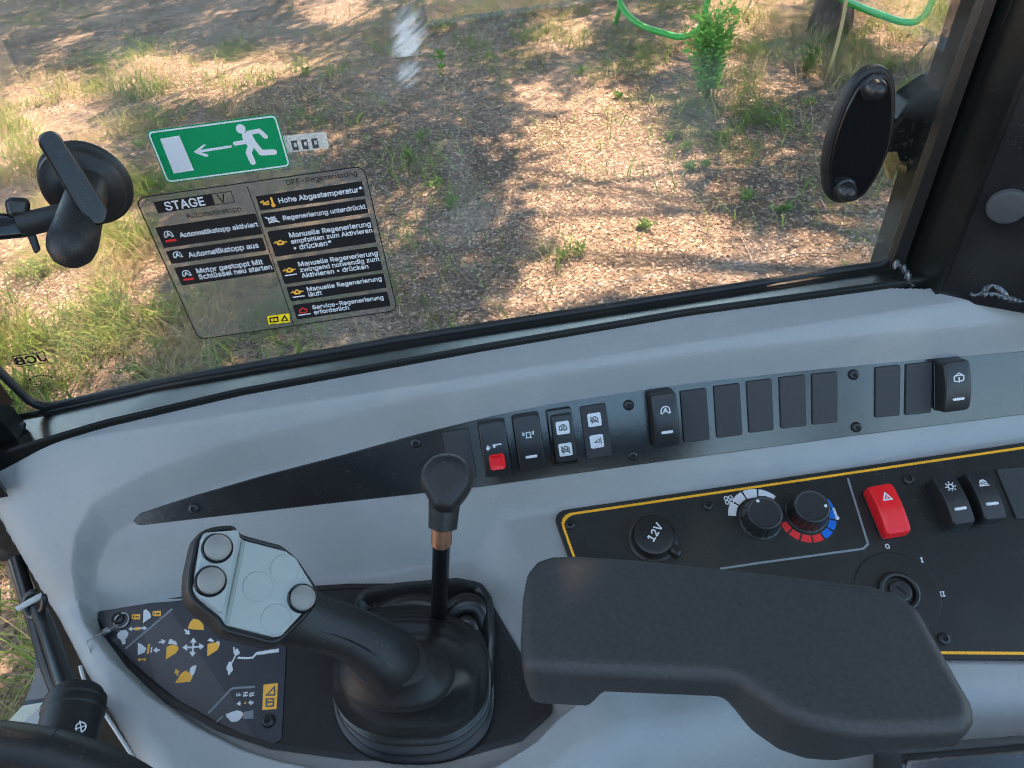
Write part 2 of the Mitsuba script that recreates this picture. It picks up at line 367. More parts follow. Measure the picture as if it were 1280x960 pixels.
GX, GY = np.meshgrid(np.arange(-0.60, 0.80, 0.0022), np.arange(0.10, YW - 0.008, 0.0011))
GZ = shell_h(GX, GY)
ny_, nx_ = GX.shape; idx = np.arange(ny_ * nx_).reshape(ny_, nx_)
bar_px = [(-40, 585), (20, 568), (130, 535), (300, 495), (600, 440), (860, 395), (1110, 361), (1160, 362), (1200, 377), (1280, 389), (1400, 400)]
bf = np.array([hit(x, y, L.o, L.n) for x, y in bar_px])
keep = (poly_sd(out_poly, GX, GY) > -0.009) & (GY < np.interp(GX, bf[:8, 0], bf[:8, 1]) + 0.0015)
qf = np.c_[idx[:-1, :-1].ravel(), idx[:-1, 1:].ravel(), idx[1:, 1:].ravel(), idx[1:, :-1].ravel()]
qf = qf[keep.ravel()[qf].all(1)]
console = thing('side_console', 'grey moulded plastic side console running under the window with switches and joystick', 'console')
put('shell', (np.c_[GX.ravel(), GY.ravel(), GZ.ravel()], qf), 'grey_plastic', console, smooth=True)
# ------------------------------------------------------------------ cab frame round the window
cab = thing('cab_frame', 'glossy black steel cab frame with sill, corner post and roof around the side window', 'cab frame')
bf = bf[:7]; bf = np.vstack([bf, bf[-1] + (bf[-1] - bf[-2]) * 0.25])
_unused = np.array([hit(x, y, L.o, L.n) for x, y in bar_px])
ts = np.linspace(0, 1, 60); sarc = np.r_[0, np.cumsum(np.linalg.norm(np.diff(bf, axis=0), axis=1))]; sarc /= sarc[-1]
bl = np.c_[np.interp(ts, sarc, bf[:, 0]), np.interp(ts, sarc, bf[:, 1]), np.interp(ts, sarc, bf[:, 2])]
gl_px = [(-40, 532), (25, 520), (60, 513), (200, 481), (500, 428), (800, 381), (1060, 340), (1105, 334), (1160, 326)]
gp = np.array([hit(x, y, [0, YW - 0.006, 0], W.n) for x, y in gl_px])
gz = np.interp(bl[:, 0], gp[:, 0], gp[:, 2])
rows = [np.c_[bl[:, 0], bl[:, 1], bl[:, 2] - 0.012], np.c_[bl[:, 0], bl[:, 1], bl[:, 2] + 0.0030], np.c_[bl[:, 0], bl[:, 1] + 0.0006, bl[:, 2] + 0.0050],
        np.c_[bl[:, 0], bl[:, 1] + 0.0025, bl[:, 2] + 0.0066],
        np.c_[bl[:, 0], np.full(60, YW - 0.0095), gz - 0.002], np.c_[bl[:, 0], np.full(60, YW - 0.0075), gz - 0.0006], np.c_[bl[:, 0], np.full(60, YW - 0.002), gz - 0.0006], np.c_[bl[:, 0], np.full(60, YW + 0.004), gz - 0.006], np.c_[bl[:, 0], np.full(60, YW + 0.012), gz - 0.06]]
V = np.vstack(rows); n = 60; Fc = []
for k in range(len(rows) - 1):
    i = np.arange(n - 1) + k * n; Fc += [np.c_[i, i + 1, i + 1 + n], np.c_[i, i + 1 + n, i + n]]
put('sill', (V, np.vstack(Fc)), 'frame_paint', cab, smooth=40)
# outer wall under the sill
put('outer_panel', box([-0.49, YW + 0.010, 0.75], [1.3, YW + 0.016, 1.84]), 'black_paint', cab)

# glass opening: rounded trapezium on the window plane
A = W.px(1234, -6); B = W.px(1112, 330); Cn = W.px(52, 516); Dn = W.px(-8, 455)
tdir = (A - B) / (A[1] - B[1]); ZT = 2.62
op = np.array([Cn, B, B + tdir * (ZT - B[1]), [Dn[0] - 0.02, ZT], Dn])
sx = np.interp(np.linspace(Cn[0], B[0], 20), gp[:, 0], gp[:, 2])
op = np.vstack([np.c_[np.linspace(Cn[0], B[0], 20), sx], op[2:]])
hole = rloop(op, 0.016, 0.004)
# rubber seal round the glass
prof = [(-0.0045, 0.0), (-0.0040, 0.0026), (-0.0026, 0.0040), (0.0000, 0.0040), (0.0018, 0.0030), (0.0024, 0.002), (0.0024, -0.002)]
put('window_seal', rex(W, hole, prof, bottom=False, top=False), 'matt_rubber', cab, smooth=40)
big = rloop(op, 0.016, 0.004)
pane = thing('window_pane', 'clear side window pane with faint dust, looking onto the forest floor', 'window')
gl = Polygon(big).buffer(0.002)
gv = np.array(gl.exterior.coords)[:-1][::-1]; gv = gv[::-1] if Polygon(gv).exterior.is_ccw else gv
gv = np.array(shapely.geometry.polygon.orient(gl, 1.0).exterior.coords)[:-1]
put('glass', (W.world(np.c_[gv, np.zeros(len(gv))]), tri2(gv)), 'glass', pane, smooth=False)
put('dust_film', (W.world(np.c_[gv, np.full(len(gv), 0.0006)]), tri2(gv)), 'glass_dust', pane, smooth=False)

# right corner post: inner face square to the glass, then the broad face towards the seat
def on_y(x, y, yy): return hit(x, y, [0, yy, 0], [0, -1.0, 0])
def line_to(p, q, z): return p + (q - p) * ((z - p[2]) / (q[2] - p[2]))
y1, y2 = YW - 0.004, hit(1183, 366, L.o, L.n)[1]
e0a, e0b = on_y(1243, 0, y1), on_y(1128, 335, y1)
e1a, e1b = on_y(1300, 36, y2), on_y(1186, 326, y2)
Z0, Z1 = 1.80, 2.86
p = [line_to(e0a, e0b, z) for z in (Z0, Z1)]; q = [line_to(e1a, e1b, z) for z in (Z0, Z1)]
w_ = np.array([0.20, 0, 0]); back = np.array([0, 0.05, 0])
post = prism([p[0] + back, p[0], q[0], q[0] + w_, p[0] + w_ * 1.3 + back], [p[1] + back, p[1], q[1], q[1] + w_, p[1] + w_ * 1.3 + back])
put('corner_post', post, 'frame_paint', cab, smooth=False)
# seal channel strip between the glass and the post
c0, c1 = on_y(1232, 0, YW - 0.010), on_y(1113, 336, YW - 0.010)
d0, d1 = on_y(1246, 0, YW - 0.014), on_y(1128, 337, YW - 0.014)
cz = lambda a, b, z: line_to(a, b, z)
strip = prism([cz(c0, c1, 1.875), cz(d0, d1, 1.875), cz(d0, d1, 1.875) + [0, 0.012, 0], cz(c0, c1, 1.875) + [0, 0.012, 0]], [cz(c0, c1, Z1), cz(d0, d1, Z1), cz(d0, d1, Z1) + [0, 0.012, 0], cz(c0, c1, Z1) + [0, 0.012, 0]])
put('seal_channel', strip, 'rubber', cab, smooth=False)
# inner trim beside the post
tb0, tb1 = hit(1180, 367, L.o, L.n), hit(1290, 391, L.o, L.n)
t0, t1 = on_y(1298, 72, tb0[1]), on_y(1190, 345, tb0[1]); td_ = (tb1 - tb0); td_[2] = 0; td_ = unit(td_)
tz0 = line_to(t0, t1, 1.84); tq_ = []
for d_ in (np.zeros(3), td_ * 0.3, td_ * 0.3 + [0.05, 0.12, 0], np.array([0.01, 0.010, 0])):
    v_ = tz0 + d_; v_[2] = zplane(L, v_[0], v_[1]) - 0.004 if np.linalg.norm(d_) < 0.2 else zplane(L, v_[0], v_[1]) + 0.010; tq_.append(v_)
tr_ = prism(tq_,
            [line_to(t0, t1, Z1), line_to(t0, t1, Z1) + td_ * 0.3, line_to(t0, t1, Z1) + td_ * 0.3 + [0.05, 0.12, 0], line_to(t0, t1, Z1) + [0.01, 0.010, 0]])
put('post_trim', tr_, 'black_paint', cab, smooth=False)
tf = Frame(line_to(t0, t1, 1.9), td_, [td_[1], -td_[0], 0])
put('cap', lathe(tf, tf.px(1259, 257), [(0.0148, 0), (0.0148, 0.002), (0.0138, 0.004), (0.0115, 0.0050), (0.001, 0.0054)], 32), 'cap_grey', cab, label='grey round plastic cap on the black post trim')
# sealant beads
def bead(pts, r, seed):
    p = spline(pts, 40); rr = r * (0.55 + 0.9 * meshkit.noise(p * 260, seed))
    v, f = tube(p, list(rr), 12); v = v + (meshkit.noise(v * 420, seed + 1)[:, None] - 0.5) * 0.0035
    return v, f
put('sealant_bead', bead([hit(x, y, [0, YW - 0.034, 0], [0, -1., 0]) for x, y in [(1119, 330), (1128, 334), (1135, 346), (1141, 358)]], 0.0020, 3), 'sealant', cab, smooth=True)
put('sealant_bead', cat(bead([tf.at(tf.px(x, y), 0.001) for x, y in [(1212, 366), (1228, 364), (1238, 356), (1256, 366), (1276, 374)]], 0.0022, 5),
                        bead([tf.at(tf.px(x, y), 0.001) for x, y in [(1222, 367), (1240, 366), (1262, 371), (1284, 379)]], 0.0020, 8)), 'sealant', cab, smooth=True)
put('sealant_bead', bead([hit(x, y, [0, YW - 0.036, 0], [0, -1., 0]) for x, y in [(28, 528), (24, 542), (20, 556), (18, 562)]], 0.0018, 13), 'sealant', cab, smooth=True)
# left corner post
a0 = on_y(-14, 440, YW - 0.004)
lp = [np.array([a0[0] - 0.09, YW + 0.05, 0]), np.array([a0[0] - 0.09, YW - 0.09, 0]), np.array([on_y(-112, 470, YW - 0.085)[0], YW - 0.085, 0]), np.array([a0[0] - 0.050, YW - 0.012, 0]), np.array([a0[0] - 0.050, YW + 0.05, 0])]
put('corner_post', prism([v + [0.002, 0, 1.862] for v in lp], [v + [-0.02, 0, Z1] for v in lp]), 'frame_paint', cab, smooth=False)
foot = prism([hit(x, y, [0, YW - 0.05, 0], [0, -1., 0]) for x, y in [(-60, 600), (-2, 582), (20, 562), (22, 550), (4, 528), (-60, 515)]], [hit(x, y, [0, YW - 0.05, 0], [0, -1., 0]) + [0, 0.02, 0] for x, y in [(-60, 600), (-2, 582), (20, 562), (22, 550), (4, 528), (-60, 515)]])
put('corner_gusset', foot, 'frame_paint', cab, smooth=False)
# roof, opposite side, rear and the low front corner, all seen only in reflections or in light
for lo_, hi_ in (([-0.75, -1.15, 2.80], [1.05, -0.95, 2.86]), ([-0.75, YW - 0.12, 2.80], [1.05, YW + 0.10, 2.86]), ([-0.75, -0.95, 2.80], [-0.60, YW - 0.12, 2.86]), ([0.85, -0.95, 2.80], [1.05, YW - 0.12, 2.86])):
    put('roof_beam', box(lo_, hi_), 'blank_plastic', cab)
put('added_roof_glass', (np.array([[-0.60, -0.95, 2.83], [0.85, -0.95, 2.83], [0.85, YW - 0.12, 2.83], [-0.60, YW - 0.12, 2.83]]), np.array([[0, 1, 2], [0, 2, 3]])), 'glass', cab, smooth=False)  # unseen roof glazing, added to let more sky light into the cab
for (x0, y0) in ((-0.72, -1.12), (0.95, -1.12)):
    put('corner_post', box([x0, y0, 0.9], [x0 + 0.08, y0 + 0.08, 2.80]), 'frame_paint', cab)
put('door_sill', box([-0.64, -1.10, 0.9], [0.95, -1.05, 1.75]), 'black_paint', cab)
put('added_dark_panel', box([-0.64, -1.10, 1.75], [-0.02, -1.06, 2.50]), 'black_paint', cab)  # added out of view so the left of the switch panel reflects dark
put('added_front_dark_panel', box([-0.74, -1.04, 0.95], [-0.70, -0.35, 2.60]), 'black_paint', cab)  # unseen, added to darken what the switch panel tip mirrors
put('rear_panel', box([0.98, -1.04, 0.9], [1.03, YW - 0.1, 1.75]), 'black_paint', cab)
put('cab_floor', box([-0.70, -1.05, 0.90], [0.98, YW + 0.01, 0.94]), 'matt_rubber', cab)
# low front frame with its rounded window corner, at the left edge
FR = Frame([-0.72, 0, 0], [0, 1, 0], [1, 0, 0])
hole2 = rloop(FR.pts([(2, 700), (22, 752), (44, 792), (44, 842), (30, 880), (-20, 935), (-300, 1000), (-300, 600)]), 0.02, 0.008)
fpan = Polygon(FR.pts([(-420, 420), (-30, 535), (20, 560), (60, 660), (118, 860), (190, 1010), (60, 1180), (-420, 1180)])).buffer(0.01).difference(Polygon(hole2))
m_ = trimesh.creation.extrude_polygon(fpan, 0.03, engine='earcut')
put('front_panel', (FR.world(np.array(m_.vertices)), np.array(m_.faces)), 'black_paint', cab, smooth=False)

# ------------------------------------------------------------------ switch panel
SW = 0.0022
def sym_scale(fr, c, polys, w, ang=0.0, t=0.0006):
    g = fr.moved(c, 0, ang); return flat(g, polys, w, t)
swp = thing('switch_panel', 'long tapering glossy black switch panel let into the grey console below the window', 'switch panel')
top_px = [(176, 641), (240, 620), (330, 594), (430, 568), (520, 543), (640, 513), (780, 487), (1000, 459), (1280, 438), (1460, 428)]
bot_px = [(1460, 500), (1290, 516), (1060, 545), (800, 580), (600, 608), (400, 630), (175, 656), (166, 651)]
sl = rloop(S.pts(bot_px + top_px), 0.002, 0.003)
put('plate', rex(S, sl, [(0, -0.004), (0, SW - 0.0007), (0.0007, SW)]), 'black_paint', swp, smooth=30)
def hex_screw(fr, px, parent, w, r=0.0048):
    c = fr.px(*px); k = put('screw', lathe(fr, c, [(r, 0), (r, 0.0010), (r * 0.93, 0.0022), (r * 0.75, 0.0030), (r * 0.50, 0.0032), (r * 0.46, 0.0018), (0.0001, 0.0016)], 24, w), 'screw_black', parent, smooth=35)
    a = np.radians(np.arange(6) * 60 + 13); put('socket', flat(fr, [np.c_[c[0] + r * 0.36 * np.cos(a), c[1] + r * 0.36 * np.sin(a)]], w + 0.0017, 0.0002), 'dark_void', k, smooth=False)
for q in [(244, 634), (520, 552.5), (785, 505.7), (790, 568.6), (1065, 467.7), (1068.5, 533)]: hex_screw(S, q, swp, SW)

def blank(fr, tl, tr, br, bl, parent, base, label=None):
    c, w, h, a = px_rect(fr, tl, tr, br, bl)
    g = fr.moved(c, 0, a)
    lp_ = rloop(rect(0, 0, w, h), 0.0012, 0.0012)
    return put('blank_cover', rex(g, lp_, rnd_prof(base + 0.0022, 0.0008, 4, base - 0.001)), 'blank_plastic', parent, smooth=30, label=label)
blank(S, (553.4, 539.6), (585.5, 534), (596, 594), (563.5, 601), swp, SW)
for b in [((848, 488), (881, 484.5), (886, 548), (854, 552)), ((890, 481.5), (922.6, 478.6), (926.5, 542), (894.5, 546.5)), ((931, 476), (962.4, 472.7), (965.5, 536), (934.5, 540)),
          ((971.4, 471), (1004, 467.7), (1006, 531), (974.5, 534.5)), ((1012, 466.5), (1043.7, 464), (1045, 527.4), (1014, 529)), ((1091, 458), (1122.6, 456), (1121.8, 518), (1092, 521)), ((1129, 454), (1161.6, 452.4), (1160.9, 515), (1129.6, 517.5))]:
    blank(S, *b, swp, SW)

def rocker(fr, tl, tr, br, bl, parent, base, hgt=0.010, mat='switch_plastic', label=None, lean=0.0, crown=0.0035, name='rocker_switch'):
    """A proud rocker with a crowned face; returns its key, its frame and the height of its face."""
    c, w, h, a = px_rect(fr, tl, tr, br, bl, base + hgt * 0.8)
    g = fr.moved(c, 0, a)
    lp_ = rloop(rect(0, 0, w, h), min(w, h) * 0.14, 0.0011)
    def face(v): return base + hgt + crown * (1 - (v / (h / 2)) ** 2) + lean * v / (h / 2)
    V_, F_, nl_ = [], [], len(lp_)
    prof_ = [(1.0, 0.0), (1.012, 0.3), (1.006, 0.75), (0.985, 0.90), (0.95, 0.965), (0.88, 1.0), (0.72, 1.008), (0.5, 1.012), (0.25, 1.014), (0.06, 1.015)]
    for sc_, t_ in prof_:
        p_ = lp_ * sc_ if sc_ > 0.9 else lp_ * [sc_, min(1.0, sc_ + 0.08) if sc_ > 0.8 else sc_]
        V_.append(np.c_[p_, base - 0.001 + (face(p_[:, 1]) - base + 0.001) * t_])
    for q_ in range(len(prof_) - 1):
        a_ = np.arange(nl_) + q_ * nl_; b_ = np.roll(np.arange(nl_), -1) + q_ * nl_; F_ += [np.c_[a_, b_, b_ + nl_], np.c_[a_, b_ + nl_, a_ + nl_]]
    F_.append(tri2(V_[-1][:, :2]) + (len(prof_) - 1) * nl_)
    V_, F_ = g.world(np.vstack(V_)), np.vstack(F_)
    k = put(name, (V_, F_), mat, parent, smooth=35, label=label)
    # bezel
    put('bezel', rex(g, rloop(rect(0, 0, w + 0.0016, h + 0.0016), 0.003, 0.002), rnd_prof(base + 0.0018, 0.0006, 3, base - 0.001)), 'gloss_black', k, smooth=30)
    return k, g, w, h, (lambda v: base + (face(v) - base) * 1.013)
def lens(k, g, h, fz, v, w=0.0105, mat='white_print'):
    lp_ = rloop(rect(0, 0, w, 0.0026), 0.0011, 0.0006)
    put('indicator', rex(g.moved([0, v]), lp_, rnd_prof(fz(v) + 0.0008, 0.0006, 3, fz(v) - 0.002)), mat, k, smooth=30)
def mark(k, g, fz, v, polys, mat='white_print', name='symbol', t=0.0006):
    put(name, flat(g.moved([0, v]), polys, fz(v) - 0.0001, t), mat, k, smooth=False)
mm = 0.001
def sc(p, s=mm): return [np.asarray(q) * s if not hasattr(q, 'geom_type') else shapely.affinity.scale(q, s, s, origin=(0, 0)) for q in p]
import shapely.affinity

# red lock button switch
k, g, w, h, fz = rocker(S, (597, 529), (629.5, 525), (641, 592.5), (608, 597), swp, SW, 0.006, label='rocker switch with a square red lock button and small tool symbol')
mark(k, g, fz, 0.004, sc([stroke([(-7, -2), (-5.5, 1.2)], 1.6), stroke([(-4.6, -1.6), (-4.2, 0.4)], 0.8), Point(-6.2, -1.6).buffer(1.2), rect(-0.5, 0.2, 2.2, 3.0), stroke([(0.5, 1.0), (5.5, 1.2)], 1.1), stroke([(5.2, 1.9), (5.8, 0.4)], 0.8)]))
rb = rloop(rect(0.0002, -0.0105, 0.0138, 0.0145), 0.0028, 0.0008)
put('lock_button', rex(g, rb, [(0, fz(-0.0105) - 0.003), (0, fz(-0.0105) + 0.0012), (0.0008, fz(-0.0105) + 0.0022), (0.0022, fz(-0.0105) + 0.0016), (0.004, fz(-0.0105) + 0.0012)]), 'red_plastic', k, smooth=35, label='square red lock button')
# beacon switch
k, g, w, h, fz = rocker(S, (640.5, 521), (672, 517), (684, 585), (650, 590), swp, SW, 0.006, label='rocker switch with a flashing beacon symbol, right of the red button switch')
mark(k, g, fz, 0.009, sc([rect(0, -2.8, 5.4, 0.9), stroke([(-1.7, -2.5), (-1.7, 1.8), (1.7, 1.8), (1.7, -2.5)], 0.8), stroke([(-3, 1.2), (-5.2, 2.2)], 0.7), stroke([(-3, 0), (-5.2, 0)], 0.7), stroke([(3, 1.2), (5.2, 2.4)], 0.7), stroke([(3, 0), (5.2, 0)], 0.7), stroke([(-4.9, 1.5), (-4.3, -0.6)], 0.6), stroke([(4.3, -0.6), (4.9, 1.6)], 0.6)]))
lens(k, g, h, fz, -0.0115)
# switch with two white icon windows
c_, w_2, h_2, a_ = px_rect(S, (680.5, 512.5), (713, 508), (723, 578), (692, 581), SW)
gb = S.moved(c_, 0, a_)
fk = put('switch_surround', rex(gb, rloop(rect(0, 0, w_2, h_2), 0.0025, 0.0015), rnd_prof(SW + 0.0035, 0.0012, 4, SW - 0.001)), 'gloss_black', swp, smooth=30)
k, g, w, h, fz = rocker(S, (688.5, 520.5), (714.5, 516.5), (721, 575), (696, 579.5), swp, SW + 0.0025, 0.004, label='narrow rocker switch with two white square icons, in a black surround', crown=0.0006)
def engine_icon(c, s, seed, parent_):
    r_ = np.random.default_rng(seed); out = []
    out.append(stroke([(-2.4, -1.4), (-2.4, 1.2), (-1, 1.2), (-0.6, 2.2), (1.2, 2.2), (1.2, 1.2), (2.4, 1.0), (2.4, -1.4), (-2.4, -1.4)], 0.75))
    if seed % 2: out += [stroke([(-3, 2.6), (2.8, -2.6)], 0.8), stroke([(-3.2, 0.4), (-1.2, -2.6)], 0.6)]
    out += [Point(*r_.uniform(-2, 2, 2)).buffer(0.55) for _ in range(3)] + [stroke([(-1.2, 0), (1.4, -0.2)], 0.7)]
    return [shapely.affinity.translate(shapely.affinity.scale(q, s, s, origin=(0, 0)), *c) for q in out]
for i_, v_ in enumerate((0.0102, -0.0098)):
    put('icon_window', rex(g.moved([0, v_]), rloop(rect(0, 0, 0.0118, 0.0118), 0.0012, 0.001), rnd_prof(fz(v_) + 0.0005, 0.0003, 3, fz(v_) - 0.002)), 'white_print', k, smooth=30)
    mark(k, g, lambda v: fz(v) + 0.0006, v_, engine_icon((0, 0), 0.0013, 2 + i_, k), 'dim_print', 'symbol', 0.0003)
bk = blank(S, (724, 508), (755.5, 502.5), (765, 568), (732.5, 572.2), swp, SW, label='flat cover with two white square icons, right of the twin-icon switch')
c_, w_2, h_2, a_ = px_rect(S, (724, 508), (755.5, 502.5), (765, 568), (732.5, 572.2))
gb = S.moved(c_, 0, a_)
for i_, (px_, py_) in enumerate(((743, 524.5), (746, 551.5))):
    d_ = gb.px(px_, py_, SW + 0.002)
    put('icon_window', flat(gb.moved(d_), [rloop(rect(0, 0, 0.0120, 0.0122), 0.0012, 0.001)], SW + 0.0021, 0.0004), 'white_print', bk, smooth=False)
    ic = engine_icon((0, 0), 0.0012, 5, bk) if i_ == 0 else sc([Polygon([(-3, -1), (2.6, -1.6), (2.6, 2.6)]).difference(Polygon([(-0.6, -0.5), (2, -0.8), (2, 1.4)])), rect(3.6, 0, 0.8, 6)])
    put('symbol', flat(gb.moved(d_), ic, SW + 0.0026, 0.0002), 'dim_print', bk, smooth=False)
# auto-stop switch
def auto_stop(s=1.0): return [shapely.affinity.scale(q, s * mm, s * mm, origin=(0, 0)) for q in
    [ring((0, 0), 3.3, 4.2, -50, 230), Polygon([(-4.9, -2.2), (-2.2, -3.0), (-3.4, -0.6)]), Polygon([(4.9, -2.4), (2.0, -3.2), (3.6, -0.6)]), stroke([(-1.8, -1.8), (0, 2.2), (1.8, -1.8)], 0.9), stroke([(-1.2, -0.6), (1.2, -0.6)], 0.7)]]
k, g, w, h, fz = rocker(S, (811, 492.5), (843.5, 490), (850, 556.5), (818.5, 560), swp, SW, 0.013, label='rocker switch with a circled letter A auto-stop symbol')
mark(k, g, fz, 0.010, auto_stop(1.0)); lens(k, g, h, fz, -0.0095)
# rear wiper switch
k, g, w, h, fz = rocker(S, (1177, 451.5), (1207, 450.5), (1212.5, 512), (1176, 515.5), swp, SW, 0.014, label='rocker switch with a washer wiper symbol, at the right end of the panel')
mark(k, g, fz, 0.009, sc([ring((0, 0), 0.1, 0.11)] + [Polygon(rloop(rect(0, -0.6, 9.4, 6.0), 1.6)).difference(Polygon(rloop(rect(0, -0.6, 7.6, 4.2), 1.0))), stroke([(0.2, -4.6), (0.2, 0.4)], 0.9), ring((0, 2.2), 1.4, 2.2, 0, 180), stroke([(-3.6, 1.6), (-2.6, 2.6)], 0.8), stroke([(3.6, 1.6), (2.6, 2.6)], 0.8)])[1:])
lens(k, g, h, fz, -0.0105)

# ------------------------------------------------------------------ heater and ignition panel
KW = 0.0035
ctl = thing('control_panel', 'matt black amber-edged control panel with two heater knobs and red hazard switch', 'control panel')
def kloop(off):
    p = Polygon(K.pts([(690, 641), (1270, 556), (1460, 530), (1460, 828), (1150, 825), (800, 800), (742, 790)])).buffer(-off)
    return rloop(np.array(p.exterior.coords)[:-1], 0.010, 0.004)
put('plate', rex(K, kloop(0.0), [(0, -0.012), (0, KW - 0.0006), (0.0006, KW)]), 'panel_film', ctl, smooth=30)
o_, i_ = Polygon(kloop(0.0040)), Polygon(kloop(0.0062))
put('amber_border', flat(K, [o_.difference(i_)], KW - 0.0001, 0.0006), 'amber_line', ctl, smooth=False)
for q in [(712.5, 658), (884, 634), (1133, 602), (1177, 800)]: hex_screw(K, q, ctl, KW, 0.0050)
# divider line
put('divider_line', flat(K, [stroke(K.pts([(1059.7, 598), (1085, 680), (1079, 686), (947, 704), (900, 711)], KW), 0.0018)], KW - 0.0001, 0.0004), 'grey_print', ctl, smooth=False)
# 12 V socket with hinged cover
c = K.px(817, 670, KW + 0.010)
sk = put('power_socket', lathe(K, c, [(0.0215, -0.002), (0.0215, 0.003), (0.0190, 0.004), (0.0178, 0.006), (0.0178, 0.0115), (0.0168, 0.0132), (0.0140, 0.0138), (0.001, 0.0140)], 48, KW), 'rubber', ctl, smooth=35)
put('cover_tab', rex(K, rloop(K.pts([(829, 679), (839, 676), (852, 690), (848, 698), (838, 692)], KW + 0.006), 0.002, 0.001), rnd_prof(KW + 0.010, 0.002, 4, KW - 0.001)), 'rubber', sk, smooth=35)
put('lettering', text(K, '12V', 0.0066, K.px(818.5, 665.5, KW + 0.014), KW + 0.0139, math.radians(47), True, 'c'), 'white_print', sk, smooth=False)
# heater knobs
def knob(base_px, dot_px, label):
    c = K.px(*base_px, KW + 0.004)
    n = 96; a = np.linspace(0, 2 * math.pi, n, endpoint=False); rib = 0.00055 * (np.cos(a * 18) > 0.2)
    V_, F_ = lathe(K, c, [(0.0185, -0.001), (0.0185, 0.002), (0.0175, 0.0025), (0.0170, 0.004), (0.0158, 0.0175), (0.0148, 0.0192), (0.0138, 0.0198), (0.0130, 0.0194), (0.012, 0.0192)], n, KW)
    loc = np.c_[(V_ - K.o) @ K.u - c[0], (V_ - K.o) @ K.v - c[1], (V_ - K.o) @ K.n]
    for j in (3, 4): loc[j * n:(j + 1) * n, :2] *= (1 - rib / 0.016)[:, None]
    V_ = K.world(np.c_[loc[:, 0] + c[0], loc[:, 1] + c[1], loc[:, 2]])
    k_ = put('rotary_knob', (V_, F_), 'switch_plastic', ctl, smooth=28, label=label)
    d = K.px(*dot_px, KW + 0.0198); d = c + unit(d - c) * 0.0112
    put('pointer_dot', lathe(K, d, [(0.0014, 0), (0.0014, 0.0006), (0.0008, 0.0008)], 16, KW + 0.0190), 'white_print', k_)
    return c
def arc_marks(c, segs, r0, r1, mat, name, label=None):
    put(name, flat(K, [ring(c, r0, r1, a0, a1, 12) for a0, a1 in segs], KW - 0.0001, 0.0004), mat, ctl, smooth=False, label=label)
c1 = knob((951, 648), (950, 630), 'black rotary fan knob ringed by white marks')
c1b = K.px(948, 646, KW)
arc_marks(c1b, [(138, 168)], 0.0192, 0.0262, 'white_print', 'fan_mark'); arc_marks(c1b, [(108, 134)], 0.0186, 0.0262, 'white_print', 'fan_mark')
arc_marks(c1b, [(76, 104.5)], 0.0180, 0.0262, 'white_print', 'fan_mark'); arc_marks(c1b, [(37, 72.5)], 0.0180, 0.0262, 'white_print', 'fan_mark')
c2 = knob((1009, 640), (1030, 632), 'black rotary heater knob ringed by red and blue marks')
c2b = K.px(1008, 643, KW)
for a0, a1 in [(190, 211), (215, 236), (240, 261), (265, 286)]: arc_marks(c2b, [(a0, a1)], 0.0192, 0.0256, 'red_print', 'heat_mark')
for a0, a1 in [(290, 311), (315, 336), (340, 361), (365, 386)]: arc_marks(c2b, [(a0, a1)], 0.0192, 0.0256, 'blue_print', 'cool_mark')
c = K.px(911, 625, KW)
put('fan_symbol', flat(K, [ring(c + np.array([math.cos(t), math.sin(t)]) * 0.0028, 0.0012, 0.0021) for t in np.radians([45, 135, 225, 315])], KW - 0.0001, 0.0004), 'white_print', ctl, smooth=False)
c = K.px(1044, 641, KW)
put('thermometer_symbol', flat(K, [stroke(K.pts([(1042, 636), (1046, 647)], KW), 0.0022, 1), Point(*K.px(1046.3, 647.5, KW)).buffer(0.0019)], KW - 0.0001, 0.0004), 'white_print', ctl, smooth=False)
# hazard, work light and beacon switches
k, g, w, h, fz = rocker(K, (1081.5, 609), (1113, 605.5), (1139.5, 664), (1108, 671), ctl, KW, 0.013, 'red_plastic', 'bright red hazard light rocker switch with a white triangle', 0.001)
mark(k, g, fz, 0.0095, sc([Polygon([(-4.6, -3.4), (4.6, -3.4), (0, 4.6)]).difference(Polygon([(-2.6, -2.2), (2.6, -2.2), (0, 2.4)])), Point(0, -0.9).buffer(0.8)]))
k, g, w, h, fz = rocker(K, (1163, 598), (1191, 595), (1219, 654), (1190, 659), ctl, KW, 0.016, label='black rocker switch with a work lamp sun symbol')
mark(k, g, fz, 0.0105, sc([ring((0, 0), 1.7, 2.5)] + [stroke([(math.cos(t) * 3.1, math.sin(t) * 3.1), (math.cos(t) * 4.8, math.sin(t) * 4.8)], 0.8) for t in np.radians(np.arange(8) * 45)]))
lens(k, g, h, fz, -0.0095)
k, g, w, h, fz = rocker(K, (1203, 591), (1231, 589), (1258, 649), (1229, 653), ctl, KW, 0.016, label='black rocker switch with a domed lamp symbol, right of the sun symbol switch')
mark(k, g, fz, 0.0105, sc([rect(0, -3.4, 8.6, 1.0), stroke([(-3.4, -1.9), (3.4, -1.9)], 0.7), ring((0, -1.0), 2.2, 3.1, 0, 180), ring((0, 0.2), 0.7, 1.3)]))
lens(k, g, h, fz, -0.0095)
blank(K, (1243, 589), (1284, 586), (1312, 647), (1265, 652), ctl, KW)
